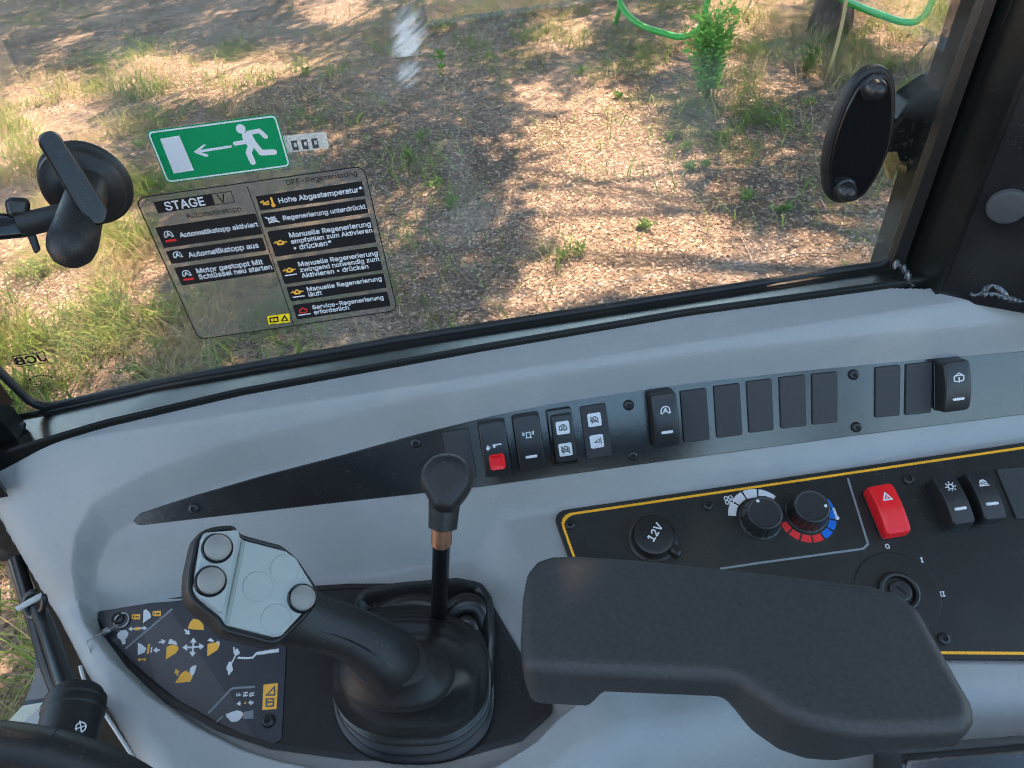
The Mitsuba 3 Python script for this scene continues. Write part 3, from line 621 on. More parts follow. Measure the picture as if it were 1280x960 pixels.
# ignition
c = K.px(1122, 741, KW + 0.001)
ig = put('ignition_switch', lathe(K, c, [(0.0345, -0.001), (0.0345, 0.0008), (0.0338, 0.0014), (0.0175, 0.0018), (0.0165, 0.003), (0.0160, 0.0065), (0.0145, 0.0075), (0.0125, 0.0070), (0.0115, 0.0030), (0.001, 0.0028)], 64, KW), 'panel_film', ctl, smooth=30, label='round ignition switch half hidden behind the armrest')
put('lock_barrel', lathe(K, c + [0.001, 0.0005], [(0.0088, 0.002), (0.0088, 0.0062), (0.0076, 0.0070), (0.001, 0.0071)], 32, KW), 'screw_black', ig)
put('key_slot', flat(K.moved(c + [0.001, 0.0005], 0, 0.6), [rect(0, 0, 0.0016, 0.009)], KW + 0.0070, 0.0004), 'dark_void', ig, smooth=False)
for s_, q, a in (('O', (1109, 683), 8), ('I', (1152, 700), -10), ('II', (1177.5, 742.5), -8)):
    put('position_mark', text(K, s_, 0.0040, K.px(*q, KW), KW - 0.0001, math.radians(a), True, 'c'), 'white_print', ctl, smooth=False)
# ------------------------------------------------------------------ joystick floor board and pictogram plate
JW = 0.003
fb = thing('floor_board', 'rounded black board let into the console floor under the joystick', 'board')
fl_px = [(110, 757), (118, 750), (222, 745), (440, 732), (600, 732), (648, 815), (692, 888), (650, 925), (560, 950), (440, 948), (338, 934), (270, 911), (210, 876), (160, 835), (128, 796)]
flp = rloop(J.pts(fl_px, JW)[::-1], 0.006, 0.004)
put('board', rex(J, flp, [(0, -0.01), (0, JW - 0.0006), (0.0006, JW)]), 'floor_board', fb, smooth=30)
g_o, g_i = Polygon(flp).buffer(0.0012), Polygon(flp).buffer(-0.0030)
put('gasket', flat(J, [g_o.difference(g_i)], JW - 0.002, 0.004), 'rubber', fb, smooth=False)
pp = thing('pictogram_plate', 'dark blue-grey plate of orange and white loader control pictograms left of the joystick', 'sign plate')
PWH = JW + 0.0012
pl_px = [(117.5, 764), (126, 756), (224, 751.5), (357, 745), (358, 810), (352, 924), (343, 930), (318, 924), (281, 908), (221, 875), (172, 834), (139, 801)]
pll = rloop(J.pts(pl_px, PWH)[::-1], 0.004, 0.003)
put('plate', rex(J, pll, [(0, JW - 0.001), (0, PWH - 0.0003), (0.0003, PWH)]), 'plate_film', pp, smooth=30)
pz = lambda x, y: (90 + x / 3.657, 720 + y / 3.657)
def jp(l): return J.pts([pz(*q) for q in l], PWH)
plp = Polygon(pll).buffer(-0.0005)
put('pale_band', flat(J, [Polygon(jp([(445, 150), (830, 720), (640, 690), (380, 480), (330, 260)])).intersection(plp), Polygon(jp([(640, 640), (740, 520), (960, 660), (840, 740), (690, 700)])).intersection(plp) if False else Polygon(jp([(630, 640), (720, 530), (835, 740), (700, 705)])).intersection(plp)], PWH - 0.0001, 0.00025), 'plate_band', pp, smooth=False)
def pict(name, polys, mat, w=1): put(name, flat(J, [Polygon(jp(q)) if not hasattr(q, 'geom_type') else q for q in polys], PWH + 0.00012, 0.0003), mat, pp, smooth=False)
def jstroke(l, wd): return stroke(jp(l), wd * 0.00019)
def jarrow(a, b, wd=7, hd=16):
    a, b = np.array(a, float), np.array(b, float); u = (b - a) / np.linalg.norm(b - a); n = np.array([-u[1], u[0]])
    return [jstroke([a, b - u * hd * 0.8], wd), Polygon(jp([b, b - u * hd + n * hd * 0.7, b - u * hd - n * hd * 0.7]))]
pict('line', [jstroke([(460, 150), (245, 333)], 9)], 'grey_print'); pict('line', [jstroke([(625, 627), (725, 520), (740, 513), (836, 507)], 9)], 'grey_print'); pict('line', [jstroke([(690, 642), (660, 668)], 7)], 'grey_print')
def lock(x, y): return [Polygon(jp([(x - 12, y - 12), (x + 16, y - 12), (x + 16, y + 12), (x - 12, y + 12)])).difference(Polygon(jp([(x - 6, y - 3), (x + 10, y - 3), (x + 10, y + 3), (x - 6, y + 3)]))), jstroke([(x - 12, y - 10), (x - 20, y - 6), (x - 20, y + 6), (x - 12, y + 10)], 5)]
pict('lock_symbol', lock(296, 187), 'orange_print'); pict('lock_symbol', lock(391, 172), 'orange_print')
def bucket(x, y, s=1.0, rot=0, flip=1):
    q = np.array([(-30, 38), (-26, -22), (0, -34), (26, -26), (32, -14), (18, 8)]) * s * [flip, 1]
    c_, s_ = math.cos(rot), math.sin(rot); return [tuple(np.array([x, y]) + [a * c_ - b * s_, a * s_ + b * c_]) for a, b in q]
def blob(x, y, sx, sy): return [(x + sx * math.cos(t) * (1 + 0.25 * math.sin(3 * t + x)), y + sy * math.sin(t) * (1 + 0.2 * math.cos(2 * t + y))) for t in np.linspace(0, 2 * math.pi, 14, endpoint=False)]
pict('bucket_symbol', [[(325, 216), (328, 158), (340, 152), (358, 170), (362, 190), (344, 202)]], 'white_print')
pict('arrow_symbol', jarrow((296, 241), (258, 243)) + jarrow((304, 241), (344, 238)), 'white_print'); pict('dot_symbol', [[(288, 234), (310, 233), (310, 248), (288, 249)]], 'orange_print')
pict('machine_symbol', [[(206, 268), (222, 250), (248, 248), (260, 262), (250, 284), (244, 290), (246, 310), (232, 314), (224, 292), (210, 284)]], 'white_print')
pict('bucket_symbol', [[(302, 362), (302, 306), (318, 312), (340, 330), (332, 350)]], 'white_print'); pict('stop_line', [jstroke([(347, 356), (353, 312)], 9)], 'orange_print')
pict('arrow_symbol', jarrow((318, 382), (298, 384), 6, 12) + jarrow((320, 382), (342, 382), 6, 12), 'orange_print')
pict('stop_line', [jstroke([(362, 350), (365, 326)], 6)], 'white_print'); pict('arrow_symbol', jarrow((402, 338), (370, 340), 7, 20), 'white_print')
pict('arrow_symbol', jarrow((398, 304), (430, 298), 8, 18), 'white_print')
pict('bucket_symbol', [bucket(458, 346, 0.95)], 'orange_print'); pict('arm_symbol', [[(440, 312), (446, 290), (456, 288), (462, 298), (474, 296), (482, 316), (476, 318), (462, 310)]], 'white_print')
pict('arrow_symbol', jarrow((555, 327), (556, 282), 7, 22) + jarrow((554, 325), (550, 370), 7, 22) + jarrow((556, 326), (505, 328), 7, 22) + jarrow((553, 326), (605, 321), 7, 22), 'white_print')
pict('bucket_symbol', [[(530, 240), (542, 210), (556, 196), (580, 200), (600, 220), (604, 248), (560, 245)]], 'orange_print'); pict('arrow_symbol', jarrow((516, 246), (540, 268), 8, 20), 'white_print')
pict('bucket_symbol', [[(618, 368), (620, 312), (640, 306), (664, 304), (676, 316), (664, 340)]], 'orange_print'); pict('arrow_symbol', [[(620, 296), (634, 284), (650, 296), (642, 302)], [(660, 300), (674, 298), (676, 318), (668, 322)]], 'white_print')
pict('bucket_symbol', [[(472, 490), (500, 446), (520, 432), (545, 446), (552, 462), (540, 484)]], 'orange_print'); pict('arm_symbol', [[(540, 424), (552, 412), (570, 408), (562, 440), (548, 462), (538, 446)]], 'white_print')
pict('arrow_symbol', jarrow((484, 456), (476, 424), 7, 20), 'orange_print')
pict('linkage_symbol', [blob(754, 348, 13, 14), jstroke([(740, 325), (742, 350)], 6), jstroke([(752, 355), (730, 400)], 6), jstroke([(758, 374), (800, 376), (826, 374), (846, 352), (890, 346)], 9), [(846, 360), (880, 342), (946, 332), (946, 348), (890, 356), (850, 362)], blob(722, 418, 14, 22), [(712, 430), (716, 454), (722, 452), (724, 430)]], 'white_print')
for s_, x_ in (('F', 763), ('N', 793), ('R', 822)):
    ctr = J.px(*pz(x_, 542), PWH); ex_ = J.px(*pz(x_, 530), PWH) - J.px(*pz(x_, 556), PWH)
    put('lettering', text(J, s_, 0.0040, ctr, PWH + 0.0001, math.atan2(ex_[1], ex_[0]), True, 'c'), 'white_print', pp, smooth=False)
pict('arrow_symbol', jarrow((772, 583), (752, 585), 7, 18) + jarrow((808, 580), (832, 578), 7, 18), 'white_print'); pict('dot_symbol', [blob(792, 581, 5, 5)], 'orange_print')
pict('lever_symbol', [blob(745, 642, 36, 27)], 'white_print'); pict('lever_symbol', [[(784, 622), (830, 614), (829, 652), (784, 654)]], 'grey_print'); pict('dot_symbol', [blob(778, 634, 6, 8)], 'orange_print')
pict('warning_label', [Polygon(jp([(876, 497), (942, 490), (936, 608), (870, 613)]))], 'orange_print')
put('warning_symbol', flat(J, [Polygon(jp([(884, 548), (930, 500), (930, 548)])).difference(Polygon(jp([(898, 541), (924, 515), (924, 541)]))), Polygon(jp([(886, 600), (886, 560), (926, 558), (924, 598)])).difference(Polygon(jp([(894, 593), (894, 582), (918, 580), (917, 591)]))).difference(Polygon(jp([(894, 574), (894, 566), (918, 565), (918, 573)]))), ], PWH + 0.0005, 0.0002), 'dim_print', pp, smooth=False)
for q in [(151, 775), (338, 902.5)]: hex_screw(J, q, pp, PWH, 0.0056)

# ------------------------------------------------------------------ joystick with rubber boot
joy = thing('joystick', 'black multi-button joystick with pale green face, leaning left out of its rubber boot', 'joystick')
def jring(cx, cy, rx, ry, h, n=72, e=2.4, lump=0.0, seed=0):
    a = np.linspace(0, 2 * math.pi, n, endpoint=False); ca, sa = np.cos(a), np.sin(a)
    x = cx + rx * np.sign(ca) * np.abs(ca) ** (2 / e); y = cy - ry * np.sign(sa) * np.abs(sa) ** (2 / e)
    uv = np.array([J.px(p_, q_, h) for p_, q_ in zip(x, y)])
    c_ = uv.mean(0)
    if lump: uv = c_ + (uv - c_) * (1 + lump * (meshkit.noise(np.c_[ca * 1.6 + seed, sa * 1.6, np.full(n, h * 60)], seed)[:, None] - 0.5))
    return J.world(np.c_[uv, np.full(n, h)])
def loft(rings, cap=True):
    n = len(rings[0]); V_ = np.vstack(rings); Fc = []
    for k in range(len(rings) - 1):
        i = np.arange(n) + k * n; j = np.roll(np.arange(n), -1) + k * n
        Fc += [np.c_[i, j, j + n], np.c_[i, j + n, i + n]]
    if cap:
        V_ = np.vstack([V_, rings[-1].mean(0)[None]]); i = np.arange(n) + (len(rings) - 1) * n
        Fc.append(np.c_[i, np.roll(np.arange(n), -1) + (len(rings) - 1) * n, np.full(n, len(V_) - 1)])
    return V_, np.vstack(Fc)
R_ = [(517, 858, 99, 97, 0.002), (517, 857, 103, 101, 0.006), (516, 853, 96, 91, 0.010), (516, 852, 102, 94, 0.014), (515, 848, 94, 83, 0.018), (515, 848, 100, 87, 0.022), (514, 846, 92, 78, 0.026), (513, 846, 96, 78, 0.031),
      (512, 848, 95, 73, 0.038), (510, 849, 92, 68, 0.046), (508, 849, 88, 62, 0.054), (504, 847, 83, 56, 0.062), (500, 844, 77, 50, 0.070), (497, 842, 69, 43, 0.077)]
def dense(R, k=4):
    from scipy.interpolate import PchipInterpolator
    R = np.array(R, float); t = np.arange(len(R)); tt = np.linspace(0, len(R) - 1, (len(R) - 1) * k + 1)
    return PchipInterpolator(t, R)(tt)
boot = loft([jring(r[0], r[1], r[2], r[3], r[4] + JW, e=2.7 - 0.5 * i / 52, lump=0.11, seed=4) for i, r in enumerate(dense(R_))])
put('boot', boot, 'rubber', joy, smooth=True)
C_ = [(496, 845, 70, 46, 0.074), (495, 844, 70, 46, 0.078), (494, 842, 66, 43, 0.083), (492, 838, 60, 38, 0.087), (490, 833, 52, 33, 0.092), (487, 827, 46, 31, 0.098)]
put('collar', loft([jring(r[0], r[1], r[2], r[3], r[4] + JW, e=2.3) for r in dense(C_)]), 'matt_rubber', joy, smooth=True)
# head
base_pt = J.at(J.px(485, 822, 0.10), 0.10)
HD = np.dot(base_pt - CAM, FWD) - 0.055
hc = depth_at(318, 735, HD)
view = unit(hc - CAM)
hn = unit(-view + 0.36 * RGT * 0.8 + 0.36 * UPV * 0.75)
H = Frame(hc, RGT, hn)
body_px = [(270, 658), (294, 656), (299, 668), (352, 682), (372, 699), (396, 735), (398, 752), (380, 774), (352, 801), (340, 806), (278, 790), (270, 778), (240, 755), (233, 742), (234, 715), (243, 674), (254, 662)]
hb = soften(rloop(H.pts(body_px)[::-1], 0.004, 0.0014), 0.0022)
prof = [(0.016, -0.040), (0.010, -0.038), (0.004, -0.032), (0.0005, -0.022), (-0.0012, -0.012), (-0.0008, -0.004), (0.0, 0.0), (0.0006, 0.0012), (0.0016, 0.0016), (0.0028, 0.0010), (0.0034, -0.0006)]
put('grip_head', rex(H, hb, prof), 'matt_rubber', joy, smooth=40)
pl_poly = [(254, 668), (296, 664.5), (299, 672), (303, 676), (357, 690), (371, 701), (391, 735), (390, 753), (351, 795), (343, 797), (281, 781.5), (276, 772), (247, 748), (241, 738), (244, 714), (250, 677)]
fl = rloop(H.pts(pl_poly)[::-1], 0.0022, 0.0018)
fk = put('face_plate', rex(H, fl, [(0, -0.003), (0, 0.0012), (0.0006, 0.0018)]), 'mint_plastic', joy, smooth=30, label='pale green face plate of the joystick')
# raised block under the two upper buttons, with its step
st_px = [(254, 668), (296, 664.5), (298, 671), (277, 770), (247, 748), (241, 738), (244, 714), (250, 677)]
stp = rloop(H.pts(st_px)[::-1], 0.0015, 0.0015)
put('step', rex(H, stp, [(-0.0004, 0.001), (0.0004, 0.0052), (0.0012, 0.0060)]), 'mint_plastic', fk, smooth=30)
gr = [H.px(*q, 0.0018) for q in [(304, 677), (283, 779)]]
put('groove', tube([H.at(gr[0], 0.0018), H.at((gr[0] + gr[1]) / 2, 0.0018), H.at(gr[1], 0.0018)], 0.0016, 10), 'mint_dark', fk)
for q in [(356, 711), (322, 733), (345, 774)]:
    c = H.px(*q, 0.0018); put('blank_disc', lathe(H, c, [(0.0098, 0.0), (0.0098, 0.0004), (0.0092, 0.0009), (0.001, 0.0009)], 40, 0.0018), 'mint_plastic', fk, smooth=25)
for q, z in (((272.5, 684), 0.006), ((264, 725.5), 0.006), ((379, 747), 0.0018)):
    c = H.px(*q, z + 0.003); kb = put('button', lathe(H, c, [(0.0082, 0.0), (0.0082, 0.0036), (0.0076, 0.0046), (0.0055, 0.0056), (0.003, 0.0061), (0.0005, 0.0063)], 40, z), 'button_grey', joy, smooth=50)
    put('button_ring', lathe(H, c, [(0.0098, -0.0005), (0.0098, 0.0012), (0.0092, 0.0018), (0.0084, 0.0016)], 40, z), 'gloss_black', kb)
# neck from the head to the collar
n_start = H.at(H.px(352, 760, -0.020), -0.020); n1 = H.at(H.px(392, 776, -0.024), -0.026)
n_end = base_pt
mid = (n1 + n_end) / 2
pts = spline([n_start, n1, mid + 0.004 * UPV, n_end, n_end - J.n * 0.02 + RGT * 0.008 - UPV * 0.006], 36)
tt = np.linspace(0, 1, 36)
ra = 0.0185 + 0.004 * sstep(0.3, 0.0, tt) + 0.0045 * sstep(0.4, 0.95, tt); rb_ = 0.0170 + 0.0035 * sstep(0.45, 0.95, tt)
put('grip_neck', tube(pts, list(zip(ra, rb_)), 40, side=np.cross(unit(n_end - n1), view)), 'matt_rubber', joy, smooth=True)
sd = np.cross(unit(n_end - n1), view); sd = unit(sd)
seam = [p_ - view * r_ * 0.985 - sd * 0.004 for p_, r_ in zip(pts[9:33], rb_[9:33])]
put('mould_seam', tube(np.array(seam), 0.0006, 6), 'gloss_black', joy)

# ------------------------------------------------------------------ gear lever in its rubber gaiter
lev = thing('gear_lever', 'short upright lever with rounded black knob and bare copper collar behind the joystick', 'lever')
tray_px = [(443, 770), (446, 752), (462, 739), (500, 733), (575, 727), (604, 733), (617, 752), (621, 800), (618, 870), (560, 880), (470, 860), (445, 810)]
tl_ = rloop(J.pts(tray_px, JW)[::-1], 0.012, 0.003)
put('gaiter', rex(J, tl_, [(0, 0.0), (0.0, 0.012), (0.0015, 0.0165), (0.005, 0.0190), (0.009, 0.0170), (0.013, 0.0105), (0.018, 0.0075)]), 'rubber', lev, smooth=60)
def fold(pxs, r, h): return tube(spline([J.at(J.px(x, y, z_), z_) for (x, y), z_ in zip(pxs, h)], 28), [r * (0.35 + 0.65 * math.sin(math.pi * t)) for t in np.linspace(0.06, 0.94, 28)], 14)
put('gaiter_fold', fold([(462, 790), (478, 768), (515, 755), (552, 762), (566, 785)], 0.011, [0.006, 0.007, 0.008, 0.008, 0.006]), 'rubber', lev, smooth=True)
put('gaiter_fold', fold([(556, 800), (560, 774), (574, 757), (592, 756), (603, 775), (604, 800)], 0.0095, [0.008, 0.014, 0.018, 0.016, 0.010, 0.005]), 'rubber', lev, smooth=True)
put('gaiter_fold', fold([(562, 808), (574, 786), (582, 776), (594, 790), (590, 808)], 0.0055, [0.01, 0.017, 0.019, 0.014, 0.008]), 'rubber', lev, smooth=True)
put('gaiter_fold', fold([(470, 802), (490, 782), (520, 773), (548, 782)], 0.009, [0.006, 0.009, 0.011, 0.008]), 'rubber', lev, smooth=True)
l0 = J.at(J.px(548, 788, 0.004), 0.004)
l1 = depth_at(552, 672, np.dot(l0 - CAM, FWD) - 0.085)
put('shaft', tube([l0, (l0 + l1) / 2, l1], 0.0068, 24), 'gloss_black', lev, smooth=True)
put('shaft_sleeve', tube([l0, l0 + (l1 - l0) * 0.10, l0 + (l1 - l0) * 0.16], [0.0125, 0.0105, 0.0075], 24), 'rubber', lev, smooth=True)
dl = unit(l1 - l0)
def rough_tube(a, b, r, n=26):
    v_, f_ = tube([a + (b - a) * t for t in np.linspace(0, 1, n)], [r * (1 + 0.10 * math.sin(i * 2.1)) for i in range(n)], 28)
    return v_, f_
put('bare_collar', rough_tube(l1 - dl * 0.006, l1 + dl * 0.016, 0.0072), 'copper', lev, smooth=True, label='bare copper-coloured collar below the knob')
l2 = l1 + dl * 0.018
kc = depth_at(557, 603, np.dot(l2 - CAM, FWD) - 0.012)
kv = unit(kc - CAM)
KN = Frame(kc, RGT, unit(-kv + 0.22 * UPV - 0.10 * RGT))
kn_px = [(527, 583), (540, 569), (556, 565), (573, 567), (586, 576), (591, 592), (589, 608), (580, 622), (571, 632), (569, 640), (541, 638), (538, 627), (530, 615), (523, 601)]
kl = soften(rloop(KN.pts(kn_px)[::-1], 0.006, 0.0012), 0.0028)
put('knob', rex(KN, kl, [(0.012, -0.026), (0.006, -0.024), (0.002, -0.018), (0, -0.010), (0.0, -0.004), (0.0008, 0.0005), (0.0025, 0.0035), (0.004, 0.0044), (0.006, 0.0052), (0.008, 0.0057), (0.010, 0.0060)]), 'matt_rubber', lev, smooth=True)
ks0 = depth_at(553.5, 659, np.dot(l2 - CAM, FWD)); ks1 = depth_at(556, 625, np.dot(kc - CAM, FWD) + 0.010)
put('knob_stem', tube([ks0, (ks0 + ks1) / 2, ks1], [0.0106, 0.0110, 0.0118], 28), 'matt_rubber', lev, smooth=45)

# ------------------------------------------------------------------ armrest
arm = thing('armrest', 'large dark grey moulded foam armrest with a cut-out along its near edge', 'armrest')
AR = Frame(depth_at(900, 790, 0.475), [1, 0.0, 0.0], nslope(2))
top_edge = [(652, 800), (655, 745), (660, 718), (672, 703), (690, 697), (720, 696), (800, 701), (960, 718), (1085, 733), (1120, 742), (1147, 764), (1182, 826), (1214, 882), (1216, 902), (1205, 914), (1180, 917), (1110, 919), (1060, 918), (1020, 910), (985, 898), (950, 874), (925, 857), (900, 850), (800, 846), (700, 842), (665, 840), (654, 832)]
al = rloop(AR.pts(top_edge, -0.005)[::-1], 0.006, 0.0025, conc=0.014)
r = 0.009
ap = [(0.010, -0.053), (0.003, -0.051), (0.0, -0.047), (-0.001, -0.030)] + [(-0.001 + (r) * (1 - math.cos(a)), -r + r * math.sin(a)) for a in np.linspace(0, math.pi / 2, 7)] + [(0.03, 0.0008)]
nu0, nu1 = AR.px(748, 880, -0.04)[0], AR.px(912, 885, -0.04)[0]; nv = AR.px(830, 870, -0.04)[1]
def awf(p_, w):
    k_ = sstep(nu0 - 0.008, nu0 + 0.006, p_[:, 0]) * sstep(nu1 + 0.012, nu1 - 0.008, p_[:, 0]) * (p_[:, 1] < nv + 0.02)
    w_t = w * (1 - 0.48 * sstep(nu1 + 0.03, nu1 + 0.09, p_[:, 0]))
    return np.where(w < -0.02, w_t + k_ * (0.022 if w < -0.035 else 0.006), w)
put('pad', rex(AR, al, ap[:-1], wfun=awf), 'arm_foam', arm, smooth=40)
put('hinge_arm', prism([AR.at(AR.px(x, y, -0.06), -0.055) for x, y in [(900, 790), (1050, 800), (1060, 850), (900, 830)]], [AR.at(AR.px(x, y, -0.06), -0.010) for x, y in [(900, 790), (1050, 800), (1060, 850), (900, 830)]]), 'dark_void', arm, smooth=False)

# ------------------------------------------------------------------ stickers on the glass
GW = 0.0012
sign = thing('exit_sign', 'green emergency exit sticker with white running figure, arrow and door', 'sign')
ctr, w, h, a = px_rect(W, (182, 165.5), (348, 140), (361, 208), (210, 229.5), GW)
E_ = W.moved(ctr, GW, a)
put('backing', rex(E_, rloop(rect(0, 0, w, h), 0.004, 0.002), [(0, 0), (0, 0.0004)]), 'green_print', sign, smooth=False)
o_ = Polygon(rloop(rect(0, 0, w - 0.0016, h - 0.0016), 0.0035)); put('white_border', flat(E_, [o_.difference(o_.buffer(-0.0011))], 0.00035, 0.0003), 'white_print', sign, smooth=False)
ez = lambda l: [E_.px(160 + x / 3, 120 + y / 3, 0.0004) for x, y in l]
def epoly(l): return Polygon(ez(l))
put('door_symbol', flat(E_, [epoly([(120, 160), (192, 148), (247, 278), (172, 290)])], 0.00035, 0.0003), 'white_print', sign, smooth=False)
put('arrow_symbol', flat(E_, [epoly([(246, 210), (282, 182), (294, 181), (272, 202), (388, 184), (389, 193), (276, 211), (304, 222), (294, 229)])], 0.00035, 0.0003), 'white_print', sign, smooth=False)
def estroke(l, wd): return stroke(ez(l), wd, 1)
put('running_figure', flat(E_, [Point(*ez([(423, 123)])[0]).buffer(0.0034, quad_segs=10), epoly([(428, 140), (458, 132), (484, 180), (470, 190), (446, 186)]), estroke([(452, 138), (492, 130), (516, 152)], 0.0032), estroke([(436, 146), (440, 172), (402, 178)], 0.0030),
    estroke([(474, 180), (500, 212), (548, 210)], 0.0042), estroke([(464, 184), (452, 212), (468, 248)], 0.0042)], 0.00035, 0.0003), 'white_print', sign, smooth=False)

stk = thing('instruction_sticker', 'smoky transparent sticker of black boxes with engine regeneration instructions on the window', 'sticker')
ctr, w, h, a = px_rect(W, (171, 247), (456, 206), (496, 386), (247, 427), GW)
X = W.moved(ctr, GW, a)
ol = rloop(rect(0, 0, w, h), 0.007, 0.003)
put('film', rex(X, ol, [(0, 0), (0, 0.0003)], bottom=False), 'smoke_film', stk, smooth=False)
put('outline', flat(X, [Polygon(ol).difference(Polygon(ol).buffer(-0.0008))], 0.0003, 0.0003), 'black_print', stk, smooth=False)
xz = lambda x, y: X.px(160 + x / 3, 120 + y / 3, 0.0005)
def tbox(tl, tr, br, bl, lines, icon, size=0.0052, ix=None):
    q = [xz(*t) for t in (tl, tr, br, bl)]; x0, x1 = (q[0][0] + q[3][0]) / 2, (q[1][0] + q[2][0]) / 2; y1, y0 = (q[0][1] + q[1][1]) / 2, (q[2][1] + q[3][1]) / 2
    k_ = put('text_box', flat(X, [rloop(np.array([(x0, y0), (x1, y0), (x1, y1), (x0, y1)]), 0.0010)], 0.0003, 0.0003), 'black_print', stk, smooth=False)
    tx = x0 + 0.0155; ty = (y0 + y1) / 2; n_ = len(lines); size *= 0.88; sp = size * 1.3
    ms = []
    for i, s_ in enumerate(lines):
        m_ = text(X, s_, size, (0, 0), 0.0006); wd = ((m_[0] - X.o) @ X.u).max(); fit = min(size, size * (x1 - tx - 0.0012) / wd)
        ms.append(text(X, s_, fit, (tx, ty + ((n_ - 1) / 2 - i) * sp - fit * 0.5), 0.0006, 0, True))
    put('lettering', cat(*ms), 'white_print', k_, smooth=False)
    ic = np.array([x0 + 0.0075, ty]); hh = y1 - y0
    def T_(ps, s=1.0, dy=0.0): return [shapely.affinity.translate(shapely.affinity.scale(p_, s, s, origin=(0, 0)), ic[0], ic[1] + dy) for p_ in ps]
    eng = [Polygon([(-.0032, -.0018), (-.0032, .0012), (-.0016, .0012), (-.0010, .0024), (.0014, .0024), (.0016, .0012), (.0034, .0010), (.0034, -.0012), (.0018, -.0024), (-.0018, -.0024)])]
    if icon == 'auto':
        put('symbol', flat(X, T_(auto_stop(0.85), 0.95, 0.0012), 0.0006), 'white_print', k_, smooth=False)
    if icon == 'auto_red':
        put('symbol', flat(X, T_(auto_stop(0.85), 0.95, 0.0018), 0.0006), 'white_print', k_, smooth=False); put('underline', flat(X, T_([Polygon(rect(0, -0.0034, 0.0085, 0.0018))]), 0.0006), 'red_print', k_, smooth=False)
    if icon == 'auto_dim': put('symbol', flat(X, T_(auto_stop(0.85), 0.95, 0.001), 0.0006), 'white_print', k_, smooth=False); put('underline', flat(X, T_([Polygon(rect(0, -0.0042, 0.007, 0.0008))]), 0.0006), 'grey_print', k_, smooth=False)
    if icon == 'temp': put('symbol', flat(X, T_([stroke([(.0036, -.003), (.0036, .003)], .0016, 1), Point(.0036, -.003).buffer(.0016), stroke([(-.0055, .0005), (-.003, .0016), (-.003, -.001), (.001, .001)], .0012), stroke([(-.004, -.0012), (0, -.0018), (.001, -.0005)], .001)]), 0.0006), 'orange_print', k_, smooth=False)
    if icon == 'cross': put('symbol', flat(X, T_([eng[0].difference(eng[0].buffer(-.0008)), stroke([(-.005, .0028), (.005, -.0028)], .0010), stroke([(-.003, -.003), (.003, .0026)], .0008)]), 0.0006), 'white_print', k_, smooth=False)
    if icon in ('eng', 'eng_s'): put('symbol', flat(X, T_([eng[0].difference(Point(0, 0).buffer(.0011)), stroke([(-.0056, .0002), (-.0036, .0002)], .001), stroke([(.0036, 0), (.0056, 0)], .001), stroke([(-.004, .002), (-.003, .0008)], .0008)], 0.95, 0.0006 if icon == 'eng' else 0.0014), 0.0006), 'orange_print', k_, smooth=False)
    if icon == 'engr': put('symbol', flat(X, T_([eng[0].difference(eng[0].buffer(-.0008)), ], 1.1, 0.001), 0.0006), 'red_print', k_, smooth=False)
    if icon in ('eng_s', 'engr', 'auto_red2'): put('underline', flat(X, T_([Polygon(rect(0, -0.0032, 0.0100 if icon == 'eng_s' else 0.011, 0.0010))]), 0.0006), 'white_print', k_, smooth=False)
tbox((104, 495), (486, 437), (496, 517), (135, 572), ['Automatikstopp aktiviert'], 'auto_red', 0.0056)
tbox((145, 585), (505, 527), (516, 577), (162, 632), ['Automatikstopp aus'], 'auto', 0.0050)
tbox((176, 647), (530, 590), (546, 657), (202, 715), ['Motor gestoppt Mit', 'Schlüssel neu starten'], 'auto_red', 0.0050)
tbox((478, 378), (878, 318), (888, 372), (498, 432), ['Hohe Abgastemperatur*'], 'temp', 0.0054)
tbox((497, 445), (890, 383), (900, 437), (515, 496), ['Regenerierung unterdrückt'], 'cross', 0.0050)
tbox((522, 512), (908, 450), (930, 545), (555, 606), ['Manuelle Regenerierung', 'empfohlen zum Aktivieren', '\u2022 drücken*'], 'eng', 0.0050)
tbox((560, 622), (936, 560), (953, 650), (588, 708), ['Manuelle Regenerierung', 'zwingend notwendig zum', 'Aktivieren \u2022 drücken'], 'eng_s', 0.0048)
tbox((595, 718), (957, 664), (970, 715), (612, 774), ['Manuelle Regenerierung', 'läuft'], 'eng_s', 0.0046)
tbox((620, 788), (970, 730), (985, 785), (632, 840), ['Service-Regenerierung', 'erforderlich'], 'engr', 0.0046)
# title block
q = [xz(*t) for t in ((98, 400), (313, 364), (320, 408), (112, 442))]; x0, x1 = (q[0][0] + q[3][0]) / 2, (q[1][0] + q[2][0]) / 2; y1, y0 = (q[0][1] + q[1][1]) / 2, (q[2][1] + q[3][1]) / 2
tk = put('title_box', flat(X, [np.array([(x0, y0), (x1, y0), (x1, y1), (x0, y1)])], 0.0003, 0.0003), 'black_print', stk, smooth=False)
m_ = text(X, 'STAGE', 0.01, (0, 0), 0, 0, True); wd = ((m_[0] - X.o) @ X.u).max(); hs = min(0.72 * (y1 - y0), 0.01 * (x1 - x0 - 0.004) / wd)
put('lettering', text(X, 'STAGE', hs, ((x0 + x1) / 2, (y0 + y1) / 2), 0.0006, 0, True, 'c'), 'white_print', tk, smooth=False)
x2 = xz(393, 375)[0]; bx = Polygon([(x1, y0), (x2, y0), (x2, y1), (x1, y1)]); put('title_box', flat(X, [bx.difference(bx.buffer(-0.0005))], 0.0003, 0.0003), 'black_print', stk, smooth=False)
put('lettering', text(X, 'V', hs, ((x1 + x2) / 2 - 0.001, (y0 + y1) / 2), 0.0006, 0, False, 'c'), 'black_print', stk, smooth=False)
put('lettering', text(X, 'Automatikstopp', 0.0042, xz(222, 460), 0.0005), 'black_print', stk, smooth=False)
